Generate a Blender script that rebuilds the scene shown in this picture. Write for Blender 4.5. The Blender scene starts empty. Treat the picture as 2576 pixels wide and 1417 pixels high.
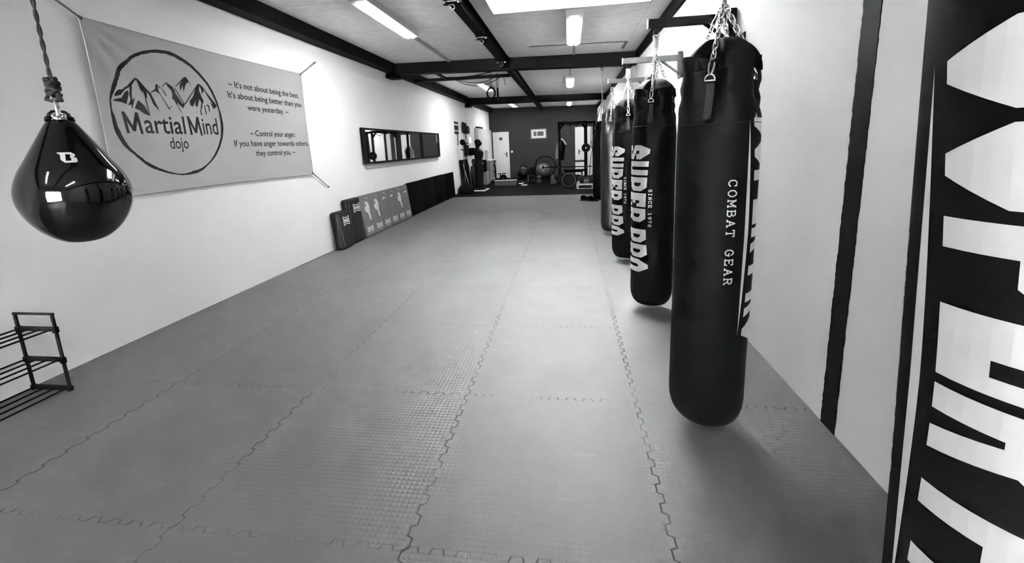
import bpy, bmesh, math, random
from math import sin, cos, pi, radians as R, sqrt, atan2
from mathutils import Vector, Matrix
from mathutils.geometry import tessellate_polygon
random.seed(7)
C = bpy.context.scene.collection
S = bpy.context.scene

# ------------------------------------------------------------------ camera
YAW, PITCH, ROLL, CAM_H, F_PX = -.1395, .1814, .04, 1.486, 1053.7
fwd = Vector((sin(YAW)*cos(PITCH), cos(YAW)*cos(PITCH), -sin(PITCH)))
rgt = Vector((cos(YAW), -sin(YAW), 0)); dwn = fwd.cross(rgt)
r2 = cos(ROLL)*rgt + sin(ROLL)*dwn; d2 = -sin(ROLL)*rgt + cos(ROLL)*dwn
cd = bpy.data.cameras.new('camera'); cam = bpy.data.objects.new('camera', cd); C.objects.link(cam)
m = Matrix.Identity(4)
for i in range(3):
    m[i][0] = r2[i]; m[i][1] = -d2[i]; m[i][2] = -fwd[i]
m[2][3] = CAM_H
cam.matrix_world = m
cd.sensor_fit = 'HORIZONTAL'; cd.sensor_width = 36; cd.lens = F_PX/2576*36
cd.shift_y = -(708.5-560.3)/2576; cd.clip_start = .02; cd.clip_end = 200
S.camera = cam

# ------------------------------------------------------------------ world, view, lights
XL, XR, YB, YF = -3.642, 1.294, 19.6, -3.2
def zc(x): return 3.215-.016*(x+3.642)          # the ceiling falls slightly to the right
SKY_STRENGTH, TUBE_STRENGTH = 9.8, 2.0
w = bpy.data.worlds.new('world'); S.world = w; w.use_nodes = True
w.node_tree.nodes['Background'].inputs[0].default_value = (1, 1, 1, 1)
w.node_tree.nodes['Background'].inputs[1].default_value = SKY_STRENGTH
S.view_settings.view_transform = 'Standard'; S.view_settings.look = 'None'
S.view_settings.gamma = 1; S.view_settings.use_curve_mapping = False
S.view_settings.exposure = 5.5
S.cycles.max_bounces = 10; S.cycles.diffuse_bounces = 6; S.cycles.glossy_bounces = 4
S.cycles.sample_clamp_indirect = 6; S.cycles.caustics_reflective = False; S.cycles.caustics_refractive = False
SKY1 = (-.93, 1.02, 3.95, 5.6)          # skylight openings: x0, x1, y0, y1
ADDED_WIN = (-2.4, .15, .3, 2.5)            # unseen window, added behind the camera to light the walls: x0, x1, z0, z1
SHAFT = .42
for (x0, x1, y0, y1) in (SKY1,):
    ld = bpy.data.lights.new('skylight_portal', 'AREA'); ld.shape = 'RECTANGLE'
    ld.size = x1-x0; ld.size_y = y1-y0; ld.cycles.is_portal = True
    lo = bpy.data.objects.new('skylight_portal', ld); C.objects.link(lo)
    lo.location = ((x0+x1)/2, (y0+y1)/2, 3.15+SHAFT-.03)

ld = bpy.data.lights.new('window_portal', 'AREA'); ld.shape = 'RECTANGLE'; ld.size = ADDED_WIN[1]-ADDED_WIN[0]; ld.size_y = ADDED_WIN[3]-ADDED_WIN[2]; ld.cycles.is_portal = True
lo = bpy.data.objects.new('window_portal', ld); C.objects.link(lo); lo.location = ((ADDED_WIN[0]+ADDED_WIN[1])/2, YF-.1, (ADDED_WIN[2]+ADDED_WIN[3])/2); lo.rotation_euler = (pi/2, 0, 0)

# ------------------------------------------------------------------ materials
def mat(name, v, rough=.6, metal=0., spec=.5, coat=0., noise=None, bump=None, emit=0, vary=0.):
    M = bpy.data.materials.new(name); M.use_nodes = True
    nt = M.node_tree; b = nt.nodes['Principled BSDF']
    col = (v, v, v, 1) if not isinstance(v, tuple) else (*v, 1)
    b.inputs['Base Color'].default_value = col
    b.inputs['Roughness'].default_value = rough; b.inputs['Metallic'].default_value = metal
    b.inputs['Specular IOR Level'].default_value = spec; b.inputs['Coat Weight'].default_value = coat
    tc = nt.nodes.new('ShaderNodeTexCoord')
    n = nt.nodes.new('ShaderNodeTexNoise'); nt.links.new(tc.outputs['Object'], n.inputs['Vector'])
    n.inputs['Scale'].default_value = noise or 8; n.inputs['Detail'].default_value = 5
    r = nt.nodes.new('ShaderNodeMapRange'); nt.links.new(n.outputs['Fac'], r.inputs['Value'])
    vv = vary or .06
    r.inputs['From Min'].default_value = .25; r.inputs['From Max'].default_value = .75
    r.inputs['To Min'].default_value = col[0]*(1-vv); r.inputs['To Max'].default_value = min(1, col[0]*(1+vv))
    c = nt.nodes.new('ShaderNodeCombineColor')
    for k in range(3): nt.links.new(r.outputs[0], c.inputs[k])
    nt.links.new(c.outputs[0], b.inputs['Base Color'])
    if bump:
        bp = nt.nodes.new('ShaderNodeBump'); bp.inputs['Strength'].default_value = bump[1]; bp.inputs['Distance'].default_value = bump[2] if len(bump) > 2 else .002
        n2 = nt.nodes.new('ShaderNodeTexNoise'); n2.inputs['Scale'].default_value = bump[0]; n2.inputs['Detail'].default_value = 4
        nt.links.new(tc.outputs['Object'], n2.inputs['Vector']); nt.links.new(n2.outputs['Fac'], bp.inputs['Height'])
        nt.links.new(bp.outputs[0], b.inputs['Normal'])
    if emit:
        b.inputs['Emission Color'].default_value = (1, 1, 1, 1); b.inputs['Emission Strength'].default_value = emit
    return M

M = {}
M['wall'] = mat('white_wall_paint', .86, .75, noise=1.5, bump=(30, .35), vary=.03)
M['wall_back'] = mat('grey_wall_paint', .04, .85, spec=.1, noise=3, bump=(40, .3), vary=.05)
M['shaft'] = mat('skylight_lining', .6, .7, noise=4)
M['black_steel'] = mat('black_painted_steel', .0018, .6, spec=.03, noise=6, bump=(60, .3), vary=.3)
M['dark_steel'] = mat('dark_grey_steel', .03, .5, spec=.2, noise=12, vary=.4)
M['black_paint'] = mat('black_wall_paint', .003, .6, spec=.02, noise=20, bump=(60, .5), vary=.4)
M['leather'] = mat('black_bag_vinyl', .0025, .6, spec=.012, noise=10, bump=(220, .25, .001), vary=.3)
M['leather_grey'] = mat('worn_grey_vinyl', .014, .4, spec=.14, noise=9, bump=(160, .3, .001), vary=.35)
M['gloss_black'] = mat('glossy_black_rubber', .003, .06, spec=.35, noise=5, vary=.2)
M['print'] = mat('white_print', .62, .5, noise=14, vary=.06)
M['print_grey'] = mat('pale_grey_print', .35, .5, noise=14, vary=.06)
M['web'] = mat('black_webbing', .006, .8, spec=.1, bump=(300, .6), vary=.3)
M['steel'] = mat('zinc_steel', .09, .5, .8, noise=20, vary=.15)
M['chrome'] = mat('chrome', .5, .12, 1., noise=10)
M['banner'] = mat('grey_banner_cloth', .36, .65, noise=2.5, bump=(260, .15, .0005), vary=.03)
M['ink'] = mat('black_ink', .008, .6, spec=.1, noise=30, vary=.3)
M['frame'] = mat('dark_frame', .004, .5, spec=.04, noise=20, vary=.4)
M['mirror'] = mat('mirror_glass', .85, .02, 1., noise=2, vary=.01)
M['pad_grey'] = mat('grey_kick_pad_vinyl', .15, .55, spec=.2, noise=12, bump=(120, .3), vary=.15)
M['pad_dark'] = mat('dark_kick_shield_vinyl', .010, .5, spec=.1, noise=12, bump=(120, .4), vary=.3)
M['mat_black'] = mat('black_foam_mat', .002, .8, spec=.02, noise=12, bump=(150, .5), vary=.3)
M['rubber'] = mat('black_rubber', .003, .6, spec=.05, noise=20, bump=(150, .4), vary=.3)
M['white'] = mat('white_lacquer', .6, .45, noise=10, vary=.03)
M['housing'] = mat('white_lamp_housing', .66, .5, noise=10, vary=.03)
M['tube'] = mat('lit_fluorescent_diffuser', .8, .5, emit=TUBE_STRENGTH)
M['glow'] = mat('lit_lamp_glass', .8, .5, emit=.035)
M['wood'] = mat('pale_wood', .25, .55, noise=14, bump=(40, .3), vary=.18)
M['box_grey'] = mat('grey_box_board', .07, .7, noise=14, vary=.2)
M['cloth_grey'] = mat('grey_dummy_canvas', .06, .8, noise=14, bump=(90, .6, .004), vary=.3)
M['dummy'] = mat('dark_dummy_rubber', .004, .5, spec=.08, noise=14, bump=(60, .3), vary=.3)
M['cloth_black'] = mat('black_cloth', .005, .85, spec=.1, noise=14, bump=(60, .8, .006), vary=.3)
M['cloth_white'] = mat('white_cotton', .6, .85, noise=14, bump=(60, .6, .004), vary=.1)
M['ball_dark'] = mat('dark_ball_vinyl', .012, .25, spec=.3, noise=20, vary=.2)
M['ball_grey'] = mat('silver_ball_vinyl', .09, .3, noise=20, vary=.15)
M['iron'] = mat('cast_iron', .006, .6, .0, spec=.08, noise=30, bump=(80, .4), vary=.3)
M['socket'] = mat('white_plastic', .7, .4, noise=10, vary=.02)
M['glass'] = mat('skylight_pane', .9, .05, noise=3, vary=.01)
g = M['glass'].node_tree; gb = g.nodes['Principled BSDF']; gb.inputs['Transmission Weight'].default_value = 1; gb.inputs['IOR'].default_value = 1.02
M['groove'] = mat('dark_groove', .2, .8, noise=20, vary=.2)
M['duct'] = mat('grey_cable_duct', .35, .6, noise=20, vary=.1)

def ceiling_mat():
    Mt = bpy.data.materials.new('grey_ceiling_boards'); Mt.use_nodes = True; nt = Mt.node_tree; b = nt.nodes['Principled BSDF']
    b.inputs['Roughness'].default_value = .85
    tc = nt.nodes.new('ShaderNodeTexCoord')
    mp = nt.nodes.new('ShaderNodeMapping'); mp.inputs['Scale'].default_value = (1.1, 7, 1); nt.links.new(tc.outputs['Object'], mp.inputs[0])
    n = nt.nodes.new('ShaderNodeTexNoise'); n.inputs['Scale'].default_value = 1.0; n.inputs['Detail'].default_value = 3; nt.links.new(mp.outputs[0], n.inputs[0])
    cr = nt.nodes.new('ShaderNodeValToRGB'); nt.links.new(n.outputs['Fac'], cr.inputs[0])   # filler strokes across the boards
    cr.color_ramp.elements[0].position = .62; cr.color_ramp.elements[0].color = (.86, .86, .86, 1)
    cr.color_ramp.elements[1].position = .72; cr.color_ramp.elements[1].color = (.97, .97, .97, 1)
    n2 = nt.nodes.new('ShaderNodeTexNoise'); n2.inputs['Scale'].default_value = 9; n2.inputs['Detail'].default_value = 6; nt.links.new(tc.outputs['Object'], n2.inputs[0])
    r = nt.nodes.new('ShaderNodeMapRange'); r.inputs['To Min'].default_value = .82; r.inputs['To Max'].default_value = 1.15; nt.links.new(n2.outputs['Fac'], r.inputs[0])
    mx = nt.nodes.new('ShaderNodeVectorMath'); mx.operation = 'SCALE'; nt.links.new(cr.outputs[0], mx.inputs[0]); nt.links.new(r.outputs[0], mx.inputs['Scale'])
    # board joints
    def M2(op, a, bb):
        q = nt.nodes.new('ShaderNodeMath'); q.operation = op
        for k, s in enumerate((a, bb)):
            if s is None: continue
            if isinstance(s, (int, float)): q.inputs[k].default_value = s
            else: nt.links.new(s, q.inputs[k])
        return q.outputs[0]
    sx = nt.nodes.new('ShaderNodeSeparateXYZ'); nt.links.new(tc.outputs['Object'], sx.inputs[0])
    def line(o, off, per, wd): return M2('LESS_THAN', M2('ABSOLUTE', M2('SUBTRACT', M2('FRACT', M2('DIVIDE', M2('ADD', o, off), per), None), .5), None), wd)
    j = M2('MAXIMUM', line(sx.outputs[1], .55, 1.22, .0035), line(sx.outputs[0], .2, 2.44, .0015))
    f = M2('SUBTRACT', 1, M2('MULTIPLY', j, .3))
    m3 = nt.nodes.new('ShaderNodeVectorMath'); m3.operation = 'SCALE'; nt.links.new(mx.outputs[0], m3.inputs[0]); nt.links.new(f, m3.inputs['Scale'])
    nt.links.new(m3.outputs[0], b.inputs['Base Color'])
    return Mt
M['ceiling'] = ceiling_mat()

X0T, Y0T = -.6356, .2633        # a seam corner of the one-metre puzzle mats
def floor_mat():
    Mt = bpy.data.materials.new('grey_puzzle_mat'); Mt.use_nodes = True; nt = Mt.node_tree; b = nt.nodes['Principled BSDF']
    b.inputs['Roughness'].default_value = .6; b.inputs['Specular IOR Level'].default_value = .12
    def M2(op, a, bb=None, cc=None, clamp=False):
        q = nt.nodes.new('ShaderNodeMath'); q.operation = op; q.use_clamp = clamp
        for k, s in enumerate((a, bb, cc)):
            if s is None: continue
            if isinstance(s, (int, float)): q.inputs[k].default_value = s
            else: nt.links.new(s, q.inputs[k])
        return q.outputs[0]
    tc = nt.nodes.new('ShaderNodeTexCoord'); sx = nt.nodes.new('ShaderNodeSeparateXYZ'); nt.links.new(tc.outputs['Object'], sx.inputs[0])
    x = M2('SUBTRACT', sx.outputs[0], X0T); y = M2('SUBTRACT', sx.outputs[1], Y0T)
    def teeth(o):   # trapezoid tooth profile, ten teeth to the metre
        s = M2('MULTIPLY', M2('SINE', M2('MULTIPLY', o, 2*pi*10)), 3.2)
        return M2('MULTIPLY', M2('MINIMUM', M2('MAXIMUM', s, -1), 1), .0105), M2('LESS_THAN', M2('ABSOLUTE', s), 1)
    def seam(a, o, wd, flat, slope):
        w_, tr = teeth(o); f = M2('SUBTRACT', a, w_)
        d = M2('ABSOLUTE', M2('SUBTRACT', M2('FRACT', M2('ADD', f, .5)), .5))
        width = M2('ADD', M2('MULTIPLY', tr, wd*1.9), wd)
        return M2('MULTIPLY', M2('SUBTRACT', 1, M2('DIVIDE', d, width), clamp=True), M2('ADD', M2('MULTIPLY', tr, slope-flat), flat)), M2('FLOOR', f)
    sxm, ix = seam(x, y, .0042, 1, 1); sym, iy = seam(y, x, .0036, .35, 1)
    # seams fade in and out where the mats press together
    nz = nt.nodes.new('ShaderNodeTexNoise'); nz.inputs['Scale'].default_value = 3.3; nz.inputs['Detail'].default_value = 2; nt.links.new(tc.outputs['Object'], nz.inputs[0])
    gate = M2('MULTIPLY', M2('SUBTRACT', nz.outputs['Fac'], .42), 7, clamp=True)
    sym = M2('MULTIPLY', sym, M2('ADD', M2('MULTIPLY', gate, .8), .2)); sxm = M2('MULTIPLY', sxm, M2('ADD', M2('MULTIPLY', gate, .5), .4))
    seamv = M2('MAXIMUM', sxm, sym)
    cm = nt.nodes.new('ShaderNodeCombineXYZ'); nt.links.new(ix, cm.inputs[0]); nt.links.new(iy, cm.inputs[1])
    wn = nt.nodes.new('ShaderNodeTexWhiteNoise'); nt.links.new(cm.outputs[0], wn.inputs['Vector'])
    n = nt.nodes.new('ShaderNodeTexNoise'); n.inputs['Scale'].default_value = 1.7; n.inputs['Detail'].default_value = 8; n.inputs['Roughness'].default_value = .65; nt.links.new(tc.outputs['Object'], n.inputs[0])
    n2 = nt.nodes.new('ShaderNodeTexNoise'); n2.inputs['Scale'].default_value = 260; n2.inputs['Detail'].default_value = 2; nt.links.new(tc.outputs['Object'], n2.inputs[0])
    mp = nt.nodes.new('ShaderNodeMapping'); mp.inputs['Scale'].default_value = (3, 22, 1); mp.inputs['Rotation'].default_value = (0, 0, .5); nt.links.new(tc.outputs['Object'], mp.inputs[0])
    n3 = nt.nodes.new('ShaderNodeTexNoise'); n3.inputs['Scale'].default_value = 1.5; n3.inputs['Detail'].default_value = 5; nt.links.new(mp.outputs[0], n3.inputs[0])
    v = M2('ADD', M2('MULTIPLY', wn.outputs['Value'], .007), FLOOR_V)
    v = M2('ADD', v, M2('MULTIPLY', M2('SUBTRACT', n.outputs['Fac'], .5), .045))
    v = M2('ADD', v, M2('MULTIPLY', M2('SUBTRACT', n2.outputs['Fac'], .5), .09))
    v = M2('ADD', v, M2('MULTIPLY', M2('SUBTRACT', n3.outputs['Fac'], .62, clamp=True), .12))
    v = M2('MULTIPLY', v, M2('SUBTRACT', 1, M2('MULTIPLY', seamv, .85)))
    c = nt.nodes.new('ShaderNodeCombineColor')
    for k in range(3): nt.links.new(v, c.inputs[k])
    nt.links.new(c.outputs[0], b.inputs['Base Color'])
    h = M2('MULTIPLY', M2('ABSOLUTE', M2('SINE', M2('MULTIPLY', x, pi/.024))), M2('ABSOLUTE', M2('SINE', M2('MULTIPLY', y, pi/.024))))
    h = M2('MULTIPLY', h, M2('MULTIPLY', M2('SUBTRACT', wn.outputs['Value'], .25), 3, clamp=True))
    h = M2('SUBTRACT', M2('MULTIPLY', h, .6), M2('MULTIPLY', seamv, 2.5))
    bp = nt.nodes.new('ShaderNodeBump'); bp.inputs['Strength'].default_value = .8; bp.inputs['Distance'].default_value = .0022; nt.links.new(h, bp.inputs['Height']); nt.links.new(bp.outputs[0], b.inputs['Normal'])
    return Mt
FLOOR_V = .096
M['floor'] = floor_mat()
M['floor_black'] = mat('black_gym_tiles', .0025, .65, spec=.02, noise=120, bump=(200, .4), vary=.6)

# ------------------------------------------------------------------ mesh helpers
class MB:
    def __init__(s): s.v = []; s.f = []; s.mi = []; s.cur = 0
    def add(s, vs, fs):
        o = len(s.v); s.v += [tuple(p) for p in vs]
        for f in fs: s.f.append([i+o for i in f]); s.mi.append(s.cur)
        return s
    def hexa(s, p):   # 8 points: bottom 4 (ccw), top 4
        return s.add(p, [(3, 2, 1, 0), (4, 5, 6, 7), (0, 1, 5, 4), (1, 2, 6, 5), (2, 3, 7, 6), (3, 0, 4, 7)])
    def box(s, x0, x1, y0, y1, z0, z1):
        return s.hexa([(x0, y0, z0), (x1, y0, z0), (x1, y1, z0), (x0, y1, z0), (x0, y0, z1), (x1, y0, z1), (x1, y1, z1), (x0, y1, z1)])
    def bar(s, a, b, wd, ht=None, up=(0, 0, 1)):   # square bar between two points
        a, b = Vector(a), Vector(b); d = (b-a).normalized(); u = Vector(up)
        if abs(d.dot(u)) > .98: u = Vector((0, 1, 0))
        sd = d.cross(u).normalized()*wd/2; uu = sd.cross(d).normalized()*(ht or wd)/2
        P = [a-sd-uu, a+sd-uu, b+sd-uu, b-sd-uu, a-sd+uu, a+sd+uu, b+sd+uu, b-sd+uu]
        return s.hexa(P)
    def tube(s, pts, r, n=10, closed=False, caps=True):
        pts = [Vector(p) for p in pts]; N = len(pts); rr = r if isinstance(r, (list, tuple)) else [r]*N
        t0 = None; rings = []; u = None
        for i, p in enumerate(pts):
            if closed: t = pts[(i+1) % N]-pts[i-1]
            else: t = pts[min(i+1, N-1)]-pts[max(i-1, 0)]
            t.normalize()
            if u is None:
                u = t.orthogonal().normalized()
            else:
                u = (u-t*u.dot(t)).normalized()
            w_ = t.cross(u)
            rings.append([p+(u*cos(2*pi*k/n)+w_*sin(2*pi*k/n))*rr[i] for k in range(n)])
        vs = [q for rg in rings for q in rg]; fs = []
        M_ = N if closed else N-1
        for i in range(M_):
            j = (i+1) % N
            for k in range(n): fs.append((i*n+k, i*n+(k+1) % n, j*n+(k+1) % n, j*n+k))
        if not closed and caps: fs += [tuple(reversed(range(n))), tuple(range((N-1)*n, N*n))]
        return s.add(vs, fs)
    def cyl(s, a, b, r, n=20): return s.tube([a, b], r, n)
    def ring(s, c, R_, r, ax=(0, 0, 1), n=28, m_=8, sx=1.):
        ax = Vector(ax).normalized(); u = ax.orthogonal().normalized()
        if abs(ax.z) < .9: u = Vector((0, 0, 1)).cross(ax).normalized()
        w_ = ax.cross(u)
        return s.tube([Vector(c)+u*R_*cos(2*pi*k/n)+w_*R_*sx*sin(2*pi*k/n) for k in range(n)], r, m_, closed=True)
    def loft(s, rows, caps=True):
        n = len(rows[0]); vs = [p for r_ in rows for p in r_]; fs = []
        for i in range(len(rows)-1):
            for k in range(n): fs.append((i*n+k, i*n+(k+1) % n, (i+1)*n+(k+1) % n, (i+1)*n+k))
        if caps: fs += [tuple(reversed(range(n))), tuple(range((len(rows)-1)*n, len(rows)*n))]
        return s.add(vs, fs)
    def lathe(s, c, prof, n=32, caps=True):
        return s.loft([[(c[0]+r*cos(2*pi*k/n), c[1]+r*sin(2*pi*k/n), c[2]+z) for k in range(n)] for r, z in prof], caps)
    def sph(s, c, r, n=24, sc=(1, 1, 1)):
        m_ = n//2
        rows = [[(c[0]+sc[0]*r*sin(pi*i/m_)*cos(2*pi*k/n), c[1]+sc[1]*r*sin(pi*i/m_)*sin(2*pi*k/n), c[2]-sc[2]*r*cos(pi*i/m_)) for k in range(n)] for i in range(1, m_)]
        s.loft(rows, False); o = len(s.v)-len(rows)*n
        a = len(s.v); s.v += [(c[0], c[1], c[2]-sc[2]*r), (c[0], c[1], c[2]+sc[2]*r)]
        for k in range(n):
            s.f.append([o+(k+1) % n, o+k, a]); s.mi.append(s.cur)
            s.f.append([o+(m_-2)*n+k, o+(m_-2)*n+(k+1) % n, a+1]); s.mi.append(s.cur)
        return s
    def rbox(s, x0, x1, y0, y1, z0, z1, r, n=4):   # box with rounded vertical and horizontal edges
        rows = []
        for t in range(-n, n+1):
            a = abs(t)/n*pi/2; zz = (z0+r-r*sin(a)) if t < 0 else (z1-r+r*sin(a)); ins = r*(1-cos(a))
            rr = r*.999-ins*.99; row = []
            for (cx, cy, a0) in ((x1-r, y1-r, 0), (x0+r, y1-r, pi/2), (x0+r, y0+r, pi), (x1-r, y0+r, 3*pi/2)):
                for q in range(n+1):
                    b_ = a0+q/n*pi/2; row.append((cx+rr*cos(b_), cy+rr*sin(b_), zz))
            rows.append(row)
        rows = rows[:n+1]+[[(p[0], p[1], z1-r) for p in rows[n]]]+rows[n+1:] if False else rows
        # straight part between the two rounded ends
        lo = rows[:n]; hi = rows[n+1:]
        midlo = [(p[0], p[1], z0+r) for p in rows[n]]; midhi = [(p[0], p[1], z1-r) for p in rows[n]]
        return s.loft(lo+[midlo, midhi]+hi)
    def xf(s, fn): s.v = [tuple(fn(p)) for p in s.v]; return s
    def build(s, name, mt, parent=None, smooth=38):
        me = bpy.data.meshes.new(name); me.from_pydata([tuple(p) for p in s.v], [], s.f); me.update()
        for m_ in (mt if isinstance(mt, (list, tuple)) else [mt]): me.materials.append(m_)
        if any(s.mi): me.polygons.foreach_set('material_index', s.mi)
        b = bmesh.new(); b.from_mesh(me); bmesh.ops.remove_doubles(b, verts=b.verts, dist=1e-6) if len(b.verts) < 60000 else None
        bmesh.ops.recalc_face_normals(b, faces=b.faces); b.to_mesh(me); b.free()
        if smooth:
            me.polygons.foreach_set('use_smooth', [True]*len(me.polygons)); me.set_sharp_from_angle(angle=R(smooth))
        o = bpy.data.objects.new(name, me); C.objects.link(o)
        if parent:
            o.parent = parent; o.matrix_parent_inverse = parent.matrix_basis.inverted()
        return o
def tag(o, label=None, cat=None, group=None, kind=None):
    if label: o['label'] = label
    if cat: o['category'] = cat
    if group: o['group'] = group
    if kind: o['kind'] = kind
    return o
def thing(name, label, cat, loc=(0, 0, 0), group=None):
    o = bpy.data.objects.new(name, None); C.objects.link(o); o.location = loc; o.empty_display_size = .1
    return tag(o, label, cat, group)
def struct(name, mb, mt, smooth=30): return tag(mb.build(name, mt, None, smooth), kind='structure')
def copy_tree(o, parent=None):
    c = o.copy(); C.objects.link(c)
    if parent: c.parent = parent; c.matrix_parent_inverse = o.matrix_parent_inverse.copy()
    for ch in list(o.children): copy_tree(ch, c)
    return c

# flat artwork: polygons (with holes) and text, cut into a grid and wrapped onto a surface
def flat_mesh(polys):
    b = bmesh.new()
    for poly in polys:
        loops = poly if isinstance(poly[0][0], (tuple, list)) else [poly]
        pts = [p for l in loops for p in l]
        vs = [b.verts.new((p[0], p[1], 0)) for p in pts]
        for t in tessellate_polygon([[Vector((p[0], p[1], 0)) for p in l] for l in loops]):
            try: b.faces.new([vs[i] for i in t])
            except ValueError: pass
    return b
def text_bm(body, width=None, height=None, x=0, y=0, align='LEFT', bold=0., spacing=1.):
    cu = bpy.data.curves.new('lettering', 'FONT'); cu.body = body; cu.size = 1; cu.resolution_u = 3; cu.offset = bold; cu.space_character = spacing
    o = bpy.data.objects.new('lettering', cu); C.objects.link(o)
    dg = bpy.context.evaluated_depsgraph_get(); me = bpy.data.meshes.new_from_object(o.evaluated_get(dg))
    bpy.data.objects.remove(o); bpy.data.curves.remove(cu)
    xs = [v.co.x for v in me.vertices]; x0, x1 = min(xs), max(xs)
    sx = width/(x1-x0) if width else height; sy = height
    for v in me.vertices: v.co = (x+(v.co.x-x0)*sx, y+v.co.y*sy, 0)
    b = bmesh.new(); b.from_mesh(me); bpy.data.meshes.remove(me); return b
def wrap(name, bms, fn, mt, parent, du=None, dv=None):
    out = MB()
    for b in bms:
        if du:
            for ax, st in ((0, du), (1, dv or du)):
                lo = min(v.co[ax] for v in b.verts); hi = max(v.co[ax] for v in b.verts)
                k = math.floor(lo/st)+1
                while k*st < hi:
                    co = [0, 0, 0]; co[ax] = k*st; no = [0, 0, 0]; no[ax] = 1
                    bmesh.ops.bisect_plane(b, geom=b.verts[:]+b.edges[:]+b.faces[:], plane_co=co, plane_no=no, dist=1e-7); k += 1
        b.verts.ensure_lookup_table(); b.verts.index_update()
        out.add([fn(v.co.x, v.co.y) for v in b.verts], [[v.index for v in f.verts] for f in b.faces]); b.free()
    me_o = out.build(name, mt, parent, 0)
    return me_o

# angular block lettering
GL = {
 'S': [[(0, .74), (.3, 1), (.6, 1), (1, .76), (1, .6), (.62, .6), (.62, .7), (.38, .7), (.38, .62), (1, .48), (1, .27), (.64, 0), (.36, 0), (0, .26), (0, .42), (.38, .42), (.38, .33), (.62, .33), (.62, .4), (0, .54)]],
 'U': [[(0, 1), (.38, 1), (.38, .4), (.5, .34), (.62, .4), (.62, 1), (1, 1), (1, .27), (.64, 0), (.36, 0), (0, .27)]],
 'P': [[(0, 0), (.4, 0), (.4, .32), (.74, .32), (1, .46), (1, .82), (.72, 1), (0, 1)], [(.38, .52), (.38, .8), (.54, .8), (.66, .73), (.66, .58), (.58, .52)]],
 'E': [[(0, 0), (1, 0), (1, .4), (.76, .4), (.76, .25), (.54, .25), (.54, .43), (.76, .43), (.76, .6), (.54, .6), (.54, .77), (.76, .77), (.76, .66), (1, .66), (1, 1), (0, 1)]],
 'R': [[(0, 0), (.38, 0), (.38, .34), (.48, .34), (.64, 0), (1, 0), (.8, .4), (1, .5), (1, .82), (.72, 1), (0, 1)], [(.38, .52), (.38, .8), (.54, .8), (.66, .73), (.66, .58), (.58, .52)]],
 'O': [[(0, .27), (.36, 0), (.64, 0), (1, .27), (1, .73), (.64, 1), (.36, 1), (0, .73)], [(.38, .32), (.38, .68), (.5, .74), (.62, .68), (.62, .32), (.5, .26)]],
 'N': [[(0, 0), (.34, 0), (.34, .5), (.64, 0), (1, 0), (1, 1), (.66, 1), (.66, .5), (.36, 1), (0, 1)]],
 'I': [[(.25, 0), (.75, 0), (.75, 1), (.25, 1)]],
}
LAY = (('S', 0), ('U', .122), ('P', .245), ('E', .367), ('R', .488), ('P', .652), ('R', .774), ('O', .895))
def block_word(L, h, bow, lay=LAY, lw=.106):
    """letters set between two curved edges: height h in the middle, growing by bow towards both ends on each edge"""
    out = []
    for ch, u0 in lay:
        loops = []
        for lp in GL[ch]:
            pp = []
            n = len(lp)
            for i in range(n):     # long edges get extra points so that they follow the curve
                a, b_ = lp[i], lp[(i+1) % n]; k = 3 if abs(a[0]-b_[0]) > .5 else 1
                for q in range(k):
                    t = q/k; x = a[0]+(b_[0]-a[0])*t; y = a[1]+(b_[1]-a[1])*t
                    u = u0+x*lw; e = bow*abs(2*u-1)**1.6
                    pp.append((u*L, -e+y*(h+2*e)))
            loops.append(pp)
        out.append(loops)
    return out
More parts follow.
